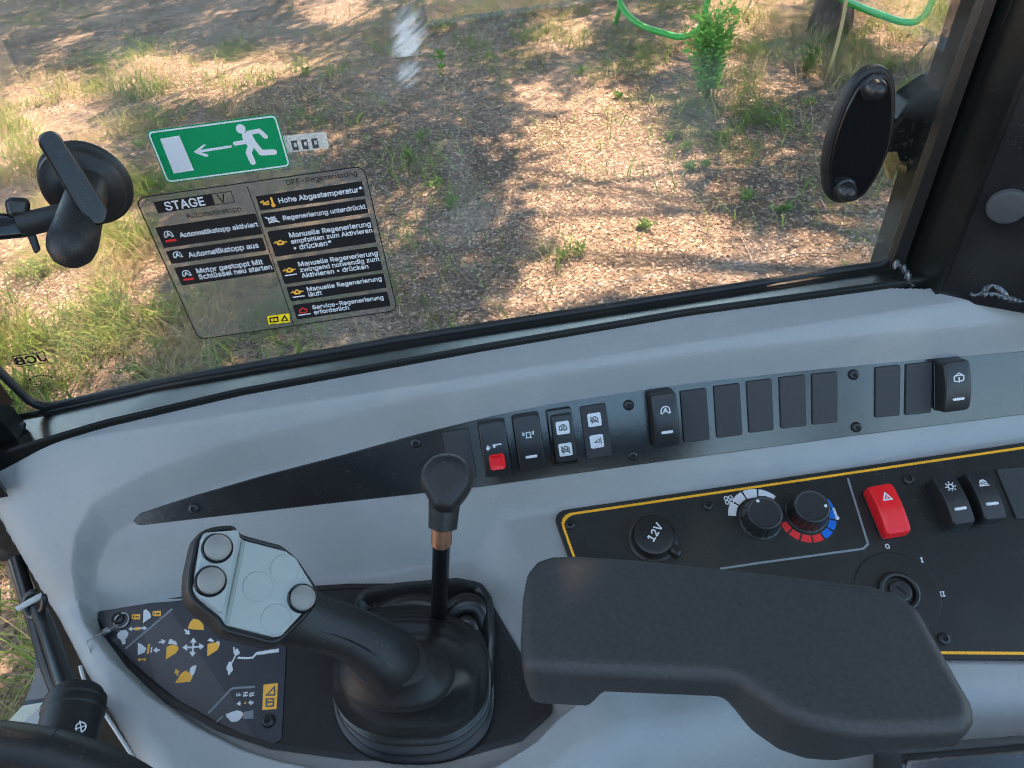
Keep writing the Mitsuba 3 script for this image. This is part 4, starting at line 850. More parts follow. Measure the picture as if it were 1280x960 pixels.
put('lettering', text(X, 'DPF-Regenerierung', 0.0042, xz(594, 335), 0.0005), 'black_print', stk, smooth=False)
put('divider', flat(X, [stroke([xz(446, 338), xz(470, 400), xz(622, 858)], 0.0006)], 0.0003, 0.0003), 'black_print', stk, smooth=False)
yb = put('yellow_label', flat(X, [np.array([xz(526, 856), xz(608, 848), xz(606, 815), xz(522, 826)])], 0.0003, 0.0003), 'yellow_print', stk, smooth=False)
put('symbol', flat(X, [Polygon([xz(572, 846), xz(603, 842), xz(586, 820)]).difference(Polygon([xz(580, 842), xz(595, 840), xz(587, 829)])), Polygon([xz(532, 850), xz(566, 846), xz(563, 826), xz(529, 831)]).difference(Polygon([xz(537, 845), xz(546, 844), xz(545, 834), xz(535, 835)])).difference(Polygon([xz(550, 844), xz(560, 843), xz(558, 832), xz(549, 833)]))], 0.0006, 0.0002), 'black_print', yb, smooth=False)

# maker's mark etched at the lower left of the glass, read from outside
mk = thing('glass_mark', 'small black mirror-written maker mark in a frame at the lower left of the window', 'mark')
WO = Frame([0, YW, 0], [1, 0, 0], [0, -1, 0])
cm, wm, hm, am = px_rect(W, (17, 442), (60, 436), (60, 461), (18, 456), 0.0004)
M_ = W.moved(cm, 0.0008, 0.0)
wm, hm = 0.027, 0.0118
fr_ = Polygon([(-wm / 2 - 0.001, -hm / 2), (wm / 2 - 0.001, -hm / 2), (wm / 2, hm / 2), (-wm / 2, hm / 2)])
put('frame_line', flat(M_, [fr_.difference(fr_.buffer(-0.0006))], 0, 0.0002), 'black_print', mk, smooth=False)
v_, f_ = text(M_, 'JCB', 0.0075, (0, 0), 0, 0, True, 'c', mirror=True); lu = (v_ - M_.o) @ M_.u; v_ = v_ + np.outer(lu * 0.35, M_.u)
put('lettering', (v_, f_), 'black_print', mk, smooth=False)
aq = [M_.px(*q) for q in [(36, 474), (42, 471), (50, 469), (58, 469), (64, 471)]]
put('arc_arrow', flat(M_, [stroke(aq, 0.0006), Polygon([aq[0] + [-0.001, -0.0008], aq[0] + [0.002, 0.0012], aq[0] + [0.0018, -0.0018]]), Polygon([aq[-1] + [0.0016, -0.0008], aq[-1] + [-0.0012, 0.0014], aq[-1] + [-0.0012, -0.0016]])] + [stroke([M_.px(38, 478 + 3.2 * i), M_.px(60 - 3 * (i % 2), 476 + 3.2 * i)], 0.0004) for i in range(4)], 0, 0.0002), 'black_print', mk, smooth=False)

ps = thing('pale_strip', 'small pale translucent strip with dark blocks on the glass right of the green exit sign', 'sticker')  # half-transparent pale strip carrying a row of dark blocks
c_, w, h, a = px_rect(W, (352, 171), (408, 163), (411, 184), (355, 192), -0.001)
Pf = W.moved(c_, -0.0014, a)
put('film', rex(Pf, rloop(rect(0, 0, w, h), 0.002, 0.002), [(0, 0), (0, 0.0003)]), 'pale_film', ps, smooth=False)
put('dark_blocks', flat(Pf, [Polygon(rect(-0.008 + 0.0075 * i, -0.0015, 0.0045, 0.0075)).difference(Polygon(rect(-0.0075 + 0.0075 * i, -0.001, 0.002, 0.003))) for i in range(3)], 0.00035, 0.0002), 'cap_grey', ps, smooth=False)
sm = thing('whitish_patch', 'whitish streaky patch on the upper part of the window', 'white_streak')  # thin whitish streaked sheets just inside the glass
def streak_patch(name, px4, w):
    q = W.pts(px4, w); v = W.world(np.c_[q, np.full(4, w)])
    scene[key_for(sm + '__' + name)] = mikit.ply((v, np.array([[0, 1, 2], [0, 2, 3]])), 'white_streak', False, uv=np.array([[0, 0], [1, 0], [1, 1], [0, 1]], float))
streak_patch('streak', [(478, 96), (552, 88), (556, -6), (480, -2)], 0.0009)
streak_patch('streak', [(490, 118), (530, 112), (534, 68), (492, 72)], 0.0010)
streak_patch('spot', [(564, 136), (584, 134), (586, 104), (566, 106)], 0.0009)

# ------------------------------------------------------------------ suction holder on the glass
suc = thing('suction_holder', 'black suction cup phone holder with locking lever stuck to the window', 'holder')
cc = W.px(105, 233, 0.008)
put('suction_cup', lathe(W, cc, [(0.0320, 0.001), (0.0326, 0.003), (0.0320, 0.0055), (0.0300, 0.0075), (0.0293, 0.0095), (0.0288, 0.0125), (0.0250, 0.0165), (0.0190, 0.0200), (0.0130, 0.0215), (0.001, 0.0220)], 64), 'matt_rubber', suc, smooth=28)
b0 = W.at(W.px(112, 232, 0.016), 0.016); b1 = depth_at(88, 312, np.dot(b0 - CAM, FWD) - 0.045)
ax = unit(b1 - b0); ln = np.linalg.norm(b1 - b0)
pf = [(0.0, 0.0160), (0.25, 0.0158), (0.55, 0.0165), (0.70, 0.0172), (0.74, 0.0168), (0.76, 0.0176), (0.90, 0.0178), (1.0, 0.0165), (1.08, 0.0130), (1.13, 0.0080), (1.15, 0.0015)]
put('barrel', tube([b0 + ax * ln * t for t, _ in pf], [q * 0.87 for _, q in pf], 40), 'matt_rubber', suc, smooth=30)
v0 = depth_at(63, 176, np.dot(b0 - CAM, FWD) - 0.055); v1 = depth_at(121, 268, np.dot(b0 - CAM, FWD) - 0.040)
lvx = unit(v1 - v0); lvn = unit(-unit(v0 - CAM) + 0.1 * UPV)
LV = Frame(v0, lvx, lvn)
le = np.linalg.norm(v1 - v0)
ll = rloop(np.array([(-0.006, -0.0068), (le, -0.0085), (le + 0.010, 0.0), (le, 0.0085), (-0.006, 0.0068)]), 0.006, 0.0012)
put('locking_lever', rex(LV, ll, [(0.002, -0.014), (0.0, -0.012), (0, -0.002), (0.0012, 0.0), (0.003, 0.0004)]), 'rubber', suc, smooth=35)
j0 = b0 + ax * ln * 0.42; j1 = depth_at(24, 282, np.dot(j0 - CAM, FWD) - 0.012)
put('joint_arm', tube([j0, (j0 + j1) / 2, j1], [(0.0085, 0.006)] * 3, 20), 'matt_rubber', suc, smooth=40)
dj = np.dot(j1 - CAM, FWD)
CL = Frame(depth_at(0, 285, dj), RGT, -unit(ray(0, 285)))
put('clamp', rex(CL, rloop(CL.pts([(-60, 268), (4, 266), (34, 272), (38, 296), (-60, 306)])[::-1], 0.004, 0.002), rnd_prof(0.006, 0.003, 4, -0.018)), 'gloss_black', suc, smooth=35)
put('clamp_pad', rex(CL, rloop(CL.pts([(5, 251), (12, 246), (34, 247), (38, 256), (36, 272), (10, 272)], 0.004)[::-1], 0.004, 0.001), rnd_prof(0.012, 0.004, 4, -0.006)), 'rubber', suc, smooth=35)
put('clamp_jaw', rex(CL, rloop(CL.pts([(34, 294), (44, 290), (51, 312), (44, 318)], 0.0)[::-1], 0.001, 0.001), rnd_prof(0.004, 0.001, 3, -0.012)), 'rubber', suc, smooth=35)

# ------------------------------------------------------------------ oval hinge plate and the bracket beyond the glass
hp = thing('hinge_plate', 'black oval plate with two domed nuts bolted to the right of the window', 'hinge plate')
ov = [(1028, 236), (1026, 206), (1032, 172), (1046, 132), (1062, 100), (1078, 84), (1096, 78), (1109, 84), (1116, 102), (1116, 140), (1110, 180), (1096, 214), (1078, 242), (1064, 250), (1042, 252), (1032, 246)]
HPf = Frame(W.at(W.px(1072, 165, 0.004), 0.003), [1, 0, 0], W.n)
ol_ = soften(rloop(HPf.pts(ov)[::-1], 0.008, 0.0015), 0.005)
put('gasket', rex(HPf, ol_, rnd_prof(0.006, 0.003, 4, -0.002)), 'matt_rubber', hp, smooth=35)
put('plate', rex(HPf, inset(ol_, 0.0042), rnd_prof(0.0085, 0.0015, 4, 0.004)), 'gloss_black', hp, smooth=35)
for q in [(1095, 112), (1059, 240)]:
    c = HPf.px(*q, 0.014); kn_ = put('domed_nut', lathe(HPf, c, [(0.0095, 0.008), (0.0095, 0.010), (0.0085, 0.0108), (0.0078, 0.011), (0.0076, 0.016), (0.0060, 0.0195), (0.0035, 0.0215), (0.0005, 0.022)], 32), 'screw_black', hp, smooth=40)
br = thing('mirror_bracket', 'dark curved metal bracket outside the glass behind the oval plate', 'bracket')
BF = Frame([0, YW + 0.05, 0], [1, 0, 0], [0, -1, 0])
bq = [(1095, 190), (1108, 150), (1128, 118), (1158, 98), (1196, 84), (1230, 80), (1200, 196), (1130, 197), (1108, 194)]
put('arm', rex(BF, rloop(BF.pts(bq)[::-1], 0.006, 0.003), rnd_prof(0.014, 0.004, 4, -0.01)), 'frame_paint', br, smooth=35)
put('stud', tube([W.at(W.px(1095, 150), 0.0), W.at(W.px(1095, 150), -0.03), BF.at(BF.px(1112, 160), 0.0)], 0.007, 16), 'screw_black', br, smooth=True)
ct_ = thing('window_catch', 'small brass-coloured catch hanging below the bracket beside the oval plate', 'catch')
scene['brass'] = pr(dusty((0.42, 0.29, 0.10), (0.30, 0.22, 0.12), 0.5), 0.45, 0.5, 0.3)
put('hook', rex(BF, rloop(BF.pts([(1103, 192), (1122, 190), (1125, 202), (1120, 212), (1113, 228), (1109, 214), (1105, 204)], 0.016)[::-1], 0.0012, 0.0012), rnd_prof(0.016, 0.0008, 3, 0.010)), 'brass', ct_, smooth=30)
put('pin', tube([BF.at(BF.px(1118, 207, 0.014), 0.012), BF.at(BF.px(1132, 212, 0.014), 0.012), BF.at(BF.px(1150, 206, 0.014), 0.010)], 0.0035, 12), 'brass', ct_, smooth=True)

# ------------------------------------------------------------------ steering wheel, stalk, tie and wires at the lower left
whl = thing('steering_wheel', 'black steering wheel rim at the lower left corner', 'steering wheel')
wc = depth_at(60, 942, 0.44); wn = unit(np.array([0.42, -0.10, 0.9]))
din = (depth_at(-60, 1300, 0.44) - wc); din = unit(din - wn * np.dot(din, wn))
RW = 0.185; ctrw = wc + din * RW
wu = np.cross(wn, din); aa = np.linspace(0, 2 * math.pi, 140)
ringp = np.array([ctrw + (-din * math.cos(t) + wu * math.sin(t)) * RW for t in aa])
put('rim', tube(ringp, 0.0135, 24, caps=False), 'matt_rubber', whl, smooth=True)
for t in (math.pi * 0.62, math.pi * 1.38, math.pi):
    put('spoke', tube([ctrw, ctrw + (-din * math.cos(t) + wu * math.sin(t)) * RW * 0.97], 0.009, 12), 'matt_rubber', whl, smooth=True)
put('hub', tube([ctrw - wn * 0.05, ctrw + wn * 0.01], 0.035, 32), 'matt_rubber', whl, smooth=40)
stl = thing('wiper_stalk', 'black ribbed wiper stalk with washer symbol beside the steering wheel', 'stalk')
s0 = depth_at(74, 960, 0.50); s1 = depth_at(97, 868, 0.54)
sx_ = unit(s1 - s0)
sp_ = [(0, 0.0195), (0.62, 0.0195), (0.66, 0.0195), (0.68, 0.0205), (0.75, 0.0205), (0.77, 0.0190), (0.80, 0.0190), (0.82, 0.0200), (0.88, 0.0198), (0.90, 0.0180), (0.97, 0.0165), (1.0, 0.012)]
sl_n = np.linalg.norm(s1 - s0)
put('barrel', tube([s0 + sx_ * sl_n * t * 1.06 for t, _ in sp_], [q for _, q in sp_], 40), 'matt_rubber', stl, smooth=25)
put('arm', tube([s1 - sx_ * 0.01, depth_at(60, 790, 0.60), depth_at(44, 752, 0.63)], [0.0075, 0.0065, 0.006], 16), 'rubber', stl, smooth=40)
SF = Frame(s0 + sx_ * sl_n * 0.40, sx_, unit(-unit(s0 - CAM) + 0.25 * RGT))
SF = Frame(SF.o + SF.n * 0.0197, RGT, SF.n)
c_ = SF.px(101, 909)
put('symbol', flat(SF.moved(c_, 0, 0.35), sc([ring((0, 0), 2.6, 3.4), stroke([(0, -4.2), (0, 4.2)], 0.7), stroke([(-3.4, 0), (3.4, 0)], 0.7)]), -0.0004, 0.0006), 'white_print', stl, smooth=False)
put('boss', tube([depth_at(66, 960, 0.53), depth_at(40, 740, 0.645)], 0.010, 16), 'rubber', stl, smooth=True) if False else None
lpan = thing('column_cover', 'grey plastic steering column cover behind the wiper stalk', 'column cover')
put('cover', prism([depth_at(x, y, 0.58) for x, y in [(12, 918), (50, 884), (78, 880), (90, 960), (40, 1000)]], [depth_at(x, y, 0.66) for x, y in [(12, 918), (50, 884), (78, 880), (90, 960), (40, 1000)]]), 'grey_plastic', lpan, smooth=False)
cab2 = put('column_tube', tube([depth_at(20, 700, 0.75), depth_at(60, 830, 0.68), depth_at(110, 960, 0.64)], 0.007, 16), 'rubber', cab, smooth=True)
tie = thing('cable_tie', 'white plastic cable tie poking out from the dark corner below the console', 'cable tie')
put('tie', tube([depth_at(21, 762, 0.60), depth_at(38, 752, 0.605), depth_at(53, 744, 0.61)], [0.0022, 0.0025, 0.0025], 10), 'white_nylon', tie, smooth=True)
put('loop', tube(spline([depth_at(53, 744, 0.61), depth_at(50, 766, 0.615), depth_at(38, 770, 0.62), depth_at(32, 756, 0.62), depth_at(44, 740, 0.62)], 24), 0.0028, 10), 'rubber', tie, smooth=True)
wire = thing('seal_wire', 'thin steel wire with crimp from the plate screw over the console rim', 'wire')
def fo2(px_, py_, up=0.004): q = march(px_, py_, lambda x, y: shell_h(np.asarray(x), np.asarray(y)) + up, 0.4); z = shell_h(np.array([q[0]]), np.array([q[1]]))[0] + up; return np.array([q[0], q[1], z])
wp = [J.at(J.px(147, 781, 0.008), 0.008), J.at(J.px(134, 788, 0.010), 0.010), fo2(124, 792, 0.006), fo2(114, 797, 0.007), fo2(105, 806, 0.007), fo2(99, 818, 0.007), fo2(97, 830, 0.006)]
put('strand', tube(spline(wp, 40), 0.0009, 8), 'steel', wire, smooth=True)
put('eyelet', tube([J.at(J.px(151, 775, 0.007) + 0.0065 * np.array([math.cos(t), math.sin(t)]), 0.006) for t in np.linspace(0, 2 * math.pi, 28)], 0.0008, 8), 'steel', wire, smooth=True)
put('crimp', tube([J.at(J.px(137, 786, 0.010), 0.010), J.at(J.px(129, 791, 0.010), 0.010)], 0.0030, 14), 'steel', wire, smooth=True)
cbl = thing('white_cable', 'thin white cable hanging along the outer edge of the console', 'cable')
put('cable', tube(spline([depth_at(100, 832, 0.615), depth_at(106, 852, 0.61), depth_at(128, 888, 0.59), depth_at(148, 918, 0.575), depth_at(168, 950, 0.565), depth_at(184, 985, 0.56)], 40), 0.0014, 10), 'white_nylon', cbl, smooth=True)
seat = thing('seat_edge', 'dark padded seat edge at the lower right corner', 'seat')
SE = Frame(depth_at(1200, 960, 0.55), [1, 0, 0], nslope(30))
put('cushion', rex(SE, rloop(SE.pts([(1128, 942), (1180, 938), (1290, 928), (1460, 915), (1460, 1100), (1128, 1100)])[::-1], 0.006, 0.004), rnd_prof(0.0, 0.006, 5, -0.05)), 'black_paint', seat, smooth=40)
# ------------------------------------------------------------------ the forest floor
gx = np.r_[np.linspace(-60, -9, 26)[:-1], np.arange(-9, 9, 0.06), np.linspace(9, 60, 26)]
gy = np.r_[np.linspace(-60, -1, 30)[:-1], np.arange(-1, 15, 0.06), np.linspace(15, 90, 30)]
X_, Y_ = np.meshgrid(gx, gy)
def gz_fn(x, y):
    x, y = np.asarray(x, float), np.asarray(y, float); p3 = np.stack([x, y, np.zeros_like(x)], -1)
    return (meshkit.fbm(p3 * 0.6, 3, 21) - 0.5) * 0.14 + (meshkit.fbm(p3 * 5.0, 3, 22) - 0.5) * 0.035
nyg, nxg = X_.shape; ig_ = np.arange(nyg * nxg).reshape(nyg, nxg)
put('ground', (np.c_[X_.ravel(), Y_.ravel(), gz_fn(X_, Y_).ravel()], np.c_[ig_[:-1, :-1].ravel(), ig_[:-1, 1:].ravel(), ig_[1:, 1:].ravel(), ig_[1:, :-1].ravel()]), 'soil', smooth=True, kind='structure', label='brown forest soil strewn with leaf litter')

def in_view(n, ymin=1.0, ymax=14.5, power=1.6):
    """Ground points seen through the window and around it, denser near by."""
    t = rng.random(n) ** power; y = ymin + (ymax - ymin) * t
    x = rng.uniform(-0.95, 0.80, n) * (y + 1.6)
    return x, y
def rot_cards(x, y, z, L_, Wd, yaw, tilt, roll, curl, col):
    """Small bent leaves: six vertices, four triangles each."""
    n = len(x); base = np.array([[-1, 0, 0], [-0.2, 0.5, 0], [-0.2, -0.5, 0], [0.45, 0.42, 0], [0.45, -0.42, 0], [1, 0, 0]])
    P = np.repeat(base[None], n, 0); P[:, :, 0] *= L_[:, None] / 2; P[:, :, 1] *= Wd[:, None]
    P[:, :, 2] = curl[:, None] * (base[None, :, 0] ** 2 - 0.4) * L_[:, None] + 0.25 * curl[:, None] * np.abs(base[None, :, 1]) * Wd[:, None]
    ct, st_ = np.cos(tilt)[:, None], np.sin(tilt)[:, None]; P[:, :, 0], P[:, :, 2] = P[:, :, 0] * ct - P[:, :, 2] * st_, P[:, :, 0] * st_ + P[:, :, 2] * ct
    cr, sr = np.cos(roll)[:, None], np.sin(roll)[:, None]; P[:, :, 1], P[:, :, 2] = P[:, :, 1] * cr - P[:, :, 2] * sr, P[:, :, 1] * sr + P[:, :, 2] * cr
    cy, sy = np.cos(yaw)[:, None], np.sin(yaw)[:, None]; P[:, :, 0], P[:, :, 1] = P[:, :, 0] * cy - P[:, :, 1] * sy, P[:, :, 0] * sy + P[:, :, 1] * cy
    P += np.stack([x, y, z], -1)[:, None]
    f = np.array([[0, 2, 1], [1, 2, 4], [1, 4, 3], [3, 4, 5]]); Fa = (f[None] + (np.arange(n) * 6)[:, None, None]).reshape(-1, 3)
    return P.reshape(-1, 3), Fa, np.repeat(col, 6, 0)
N = 240000
x, y = in_view(N, power=1.3)
pal = np.array([[0.33, 0.24, 0.17], [0.28, 0.20, 0.145], [0.23, 0.160, 0.118], [0.185, 0.132, 0.098], [0.31, 0.21, 0.16], [0.44, 0.36, 0.24], [0.14, 0.10, 0.075]])
ci = rng.choice(len(pal), N, p=[0.13, 0.22, 0.24, 0.16, 0.14, 0.03, 0.08]); col = pal[ci] * rng.uniform(0.75, 1.2, (N, 1))
Ls = rng.uniform(0.005, 0.017, N) * (1 + 0.03 * y)
v, f_, c = rot_cards(x, y, gz_fn(x, y) + 0.004 + rng.random(N) * 0.008, Ls, Ls * rng.uniform(0.35, 0.8, N), rng.uniform(0, 6.28, N), rng.normal(0, 0.14, N), rng.normal(0, 0.16, N), rng.uniform(0.0, 0.35, N), col)
scene['leaf_litter'] = mikit.ply((v, f_), 'litter', False, color=c); labels['leaf_litter'] = {'label': 'brown and tan dry leaf litter covering the forest floor', 'category': 'leaf litter', 'kind': 'stuff'}
# twigs
tw = []; twc = []
for i in range(420):
    xx, yy = in_view(1, power=1.3); a = rng.uniform(0, 6.28); ln_ = rng.uniform(0.06, 0.38)
    t_ = np.linspace(-0.5, 0.5, 4); px_, py_ = xx[0] + np.cos(a) * ln_ * t_ + rng.normal(0, 0.012, 4), yy[0] + np.sin(a) * ln_ * t_ + rng.normal(0, 0.012, 4)
    m_ = tube(np.c_[px_, py_, gz_fn(px_, py_) + 0.012], rng.uniform(0.0015, 0.0045), 5); tw.append(m_); twc.append(np.tile(rng.choice([0.10, 0.2, 0.33]) * np.array([1, 0.78, 0.58]), (len(m_[0]), 1)))
scene['fallen_twigs'] = mikit.ply(cat(*tw), 'litter', False, color=np.vstack(twc)); labels['fallen_twigs'] = {'label': 'thin dry twigs scattered over the forest floor', 'category': 'twigs', 'kind': 'stuff'}

# grass: green and straw blades, thick where the photograph has turf
turf = [((60, 380), 2.0, 1.0), ((170, 420), 1.6, 0.75), ((30, 180), 2.6, 0.8), ((20, 290), 2.0, 0.9), ((1050, 70), 2.4, 0.9), ((1180, 60), 2.4, 1.0), ((660, 8), 2.2, 0.6), ((920, 30), 1.8, 0.6), ((330, 100), 2.4, 0.30), ((520, 225), 0.7, 0.14), ((560, 260), 0.45, 0.16), ((200, 250), 1.4, 0.30),
        ((860, 190), 0.5, 0.35), ((20, 850), 1.2, 1.0), ((-150, 900), 2.0, 1.0), ((430, 60), 1.6, 0.30), ((1000, 160), 0.8, 0.2), ((180, 330), 1.2, 0.35), ((720, 330), 0.5, 0.10), ((0, 30), 2.5, 0.2)]
tc = np.array([ground_px(*t[0]) for t in turf]); tr2 = np.array([t[1] for t in turf]) * 0.62; tw2 = np.array([t[2] for t in turf])
def turf_density(x, y):
    d = np.hypot(x[:, None] - tc[:, 0], (y[:, None] - tc[:, 1]) * 0.8); m = (tw2 * np.exp(-(d / tr2) ** 2)).max(1)
    return m
def blades(x, y, h, wd, col, lean):
    n = len(x); a = rng.uniform(0, 6.28, n); b = rng.uniform(0, 6.28, n); z = gz_fn(x, y)
    dx, dy = np.cos(a) * lean * h, np.sin(a) * lean * h; sx_, sy_ = np.cos(b) * wd, np.sin(b) * wd
    P = np.zeros((n, 7, 3))
    for k, (t, ww) in enumerate(((0, 1.0), (0.4, 0.85), (0.75, 0.55))):
        cx, cy, cz = x + dx * t ** 1.8, y + dy * t ** 1.8, z + h * t * (1 - 0.25 * lean * t)
        P[:, 2 * k] = np.stack([cx - sx_ * ww, cy - sy_ * ww, cz], -1); P[:, 2 * k + 1] = np.stack([cx + sx_ * ww, cy + sy_ * ww, cz], -1)
    P[:, 6] = np.stack([x + dx, y + dy, z + h * (1 - 0.3 * lean)], -1)
    f = np.array([[0, 1, 3], [0, 3, 2], [2, 3, 5], [2, 5, 4], [4, 5, 6]]); Fa = (f[None] + (np.arange(n) * 7)[:, None, None]).reshape(-1, 3)
    return P.reshape(-1, 3), Fa, np.repeat(col, 7, 0)
x, y = in_view(420000, power=1.35); d = turf_density(x, y); clump = meshkit.fbm(np.c_[x, y, np.zeros_like(x)] * 3.2, 3, 31)
ok = rng.random(len(x)) < d * 1.25 * sstep(0.38, 0.60, clump) + d * 0.06; x, y = x[ok], y[ok]; n = len(x)
green = meshkit.fbm(np.c_[x, y, np.zeros_like(x)] * 1.8, 3, 33) + rng.normal(0, 0.09, n) > 0.47
col = np.where(green[:, None], np.array([0.17, 0.235, 0.06]) * rng.uniform(0.6, 1.5, (n, 1)), np.array([0.44, 0.35, 0.19]) * rng.uniform(0.6, 1.2, (n, 1)))
v, f_, c = blades(x, y, rng.uniform(0.05, 0.24, n) * np.where(green, 1.0, 1.15), rng.uniform(0.0012, 0.0040, n) * np.where(green, 1.3, 0.7), col, rng.uniform(0.3, 1.5, n))
scene['grass'] = mikit.ply((v, f_), 'leaf', False, color=c); labels['grass'] = {'label': 'sparse green and straw-coloured grass growing through the leaf litter', 'category': 'grass', 'kind': 'stuff'}

# weeds: each its own thing
def leaf_cloud(pos, dirs, size, col):
    """Pointed leaves at given places along given directions."""
    n = len(pos); pos, dirs = np.asarray(pos), np.asarray(dirs); dirs = dirs / np.linalg.norm(dirs, axis=1, keepdims=True)
    s = np.cross(dirs, rng.normal(0, 1, (n, 3))); s /= np.linalg.norm(s, axis=1, keepdims=True); up = np.cross(s, dirs)
    size = np.broadcast_to(size, n)[:, None]
    P = np.stack([pos, pos + dirs * size * 0.45 + s * size * 0.22 + up * size * 0.05, pos + dirs * size * 0.45 - s * size * 0.22 + up * size * 0.05, pos + dirs * size - up * size * 0.12], 1)
    f = np.array([[0, 1, 2], [1, 3, 2]]); return P.reshape(-1, 3), (f[None] + (np.arange(n) * 4)[:, None, None]).reshape(-1, 3), np.repeat(np.broadcast_to(col, (n, 3)), 4, 0)
def weed(name, label, cat_, base_px, height, spread, nstem, nleaf, lsize, col, group=None, lift=0.15):
    g0 = ground_px(*base_px); z0 = float(gz_fn(g0[0], g0[1])); k_ = thing(name, label, cat_, group)
    st, pos, dirs = [], [], []
    for i in range(nstem):
        a = rng.uniform(0, 6.28); r_ = spread * math.sqrt(rng.random()); hgt = height * rng.uniform(0.6, 1.0)
        b = np.array([g0[0] + rng.normal(0, spread * 0.12), g0[1] + rng.normal(0, spread * 0.12), z0 - 0.01]); t_ = np.linspace(0, 1, 6)
        c_ = b + np.c_[np.cos(a) * r_ * t_ ** 1.4, np.sin(a) * r_ * t_ ** 1.4, hgt * t_]
        st.append(tube(c_, list(np.linspace(0.0035, 0.0012, 6) * min(1, height / 0.4 + 0.3)), 5))
        for t in rng.uniform(lift, 1.0, nleaf):
            p_ = np.array([np.interp(t, t_, c_[:, q]) for q in range(3)]); e = rng.normal(0, 1, 3); e[2] = abs(e[2]) * 0.7 + 0.1
            pos.append(p_ + unit(e) * rng.random() * spread * 0.22); dirs.append(e)
    put('stem', cat(*st), 'stalk_skin', k_, smooth=False)
    nl_ = len(pos); cl = np.array(col) * rng.uniform(0.65, 1.45, (nl_, 1))
    v, f_, c = leaf_cloud(pos, dirs, lsize * rng.uniform(0.6, 1.3, nl_), cl)
    scene[key_for(k_ + '__foliage')] = mikit.ply((v, f_), 'leaf', False, color=c)
scene['stalk_skin'] = pr((0.10, 0.13, 0.04), 0.6, 0.3)
scene['straw_skin'] = pr((0.45, 0.34, 0.16), 0.6, 0.3)
weed('bushy_weed', 'tall bushy bright green weed growing below the bent green tube', 'weed', (884, 119), 0.70, 0.18, 40, 60, 0.052, (0.17, 0.36, 0.08))
weed('spindly_weed', 'slim dull green weed standing left of the dark tree trunk base', 'weed', (1008, 92), 0.32, 0.10, 8, 26, 0.035, (0.06, 0.13, 0.03))
weed('blade_plant', 'single tuft of two long grass leaves standing on dark soil at top centre', 'weed', (556, 106), 0.30, 0.10, 3, 4, 0.10, (0.10, 0.20, 0.04))
spots = [((512, 205), 0.16, 0.10), ((528, 180), 0.14, 0.08), ((565, 262), 0.12, 0.10), ((545, 240), 0.10, 0.08), ((858, 190), 0.08, 0.09), ((862, 219), 0.06, 0.09), ((835, 176), 0.07, 0.06), ((1012, 128), 0.10, 0.10), ((930, 130), 0.12, 0.10), ((900, 178), 0.12, 0.08),
         ((932, 256), 0.06, 0.07), ((727, 96), 0.08, 0.08), ((772, 122), 0.07, 0.07), ((880, 215), 0.07, 0.05), ((978, 270), 0.05, 0.06), ((720, 318), 0.08, 0.07), ((704, 320), 0.06, 0.06), ((805, 285), 0.05, 0.05), ((640, 10), 0.30, 0.30), ((660, 22), 0.26, 0.30), ((380, 100), 0.12, 0.14), ((20, 210), 0.22, 0.18), ((200, 440), 0.16, 0.10), ((225, 410), 0.15, 0.10), ((150, 390), 0.16, 0.10), ((60, 345), 0.20, 0.14), ((110, 330), 0.14, 0.10), ((120, 440), 0.14, 0.09), ((180, 190), 0.12, 0.12), ((175, 470), 0.12, 0.08)]
seed_labels = ['green leafy seedling at the right of the exit sign, lower of a close pair', 'green leafy seedling at the right of the exit sign, upper of a close pair', "green leafy seedling right of the instruction sticker's upper corner, lower one", "green leafy seedling right of the instruction sticker's upper corner, upper one", 'green leafy seedling below the bushy weed, nearest of three in line', 'green leafy flat seedling on sunlit litter midway between the weed and the sill', 'green leafy seedling left of the foot of the bushy weed', "green leafy seedling left of the oval hinge plate's top", 'green leafy leafy seedling right of the foot of the bushy weed', "green leafy seedling just below the bushy weed's foot, right of its line", "green leafy seedling on bare litter left of the oval hinge plate's lower end", 'green leafy seedling below the left leg of the green tube', "green leafy seedling between the green tube's leg and the bushy weed, further down", 'green leafy tiny seedling right of the flat seedling in the middle', 'green leafy tiny seedling low and close to the oval hinge plate', 'green leafy larger seedling low in the window centre, just above the sill', 'green leafy small seedling beside the larger one just above the sill', 'green leafy lone tiny seedling right of centre above the sill', 'green leafy leafy clump at the top edge of the window, left one', 'green leafy leafy clump at the top edge of the window, right one', 'green leafy seedling above the exit sign in the sunlit band', 'green leafy bushy seedling at the left edge above the suction holder', "green leafy seedling right of the grass at the sticker's lower left corner", 'green leafy seedling left of the instruction sticker, lower of two', 'green leafy seedling in the grass left of the instruction sticker, upper of two', "green leafy seedling in the grass just below the suction holder's barrel", "green leafy seedling in the grass right of the suction holder's barrel", 'green leafy seedling in grass near the lower left window corner, upper one', 'green leafy seedling above and left of the green exit sign', 'green leafy seedling in grass at the lower left window edge, lowest one']
for i, (q, hh, ss) in enumerate(spots):
    weed('weed_seedling', seed_labels[i], 'weed', q, hh * 0.85, ss * 0.9, 6, 8, 0.036, (0.16, 0.25, 0.08), 'green seedlings on the forest floor', 0.3)
def stalk(pxs, ydist_px, r, label):
    yb = ground_px(*ydist_px)[1]; p_ = [hit(x, y, [0, yb, 0], [0, -1.0, 0]) for x, y in pxs]
    k_ = thing('dry_stalk', label, 'stalk'); put('stem', tube(spline(p_, 12) if len(p_) > 2 else np.array(p_), r, 8), 'straw_skin', k_, smooth=True)
stalk([(1060, -60), (1057, 5), (1050, 40), (1035, 92)], (1035, 92), 0.014, 'thick tan dry stalk leaning in front of the dark tree trunk')
stalk([(1163, -60), (1164, 0), (1165, 49)], (1165, 49), 0.012, 'straight tan dry stalk, left one of the pair at the top right')
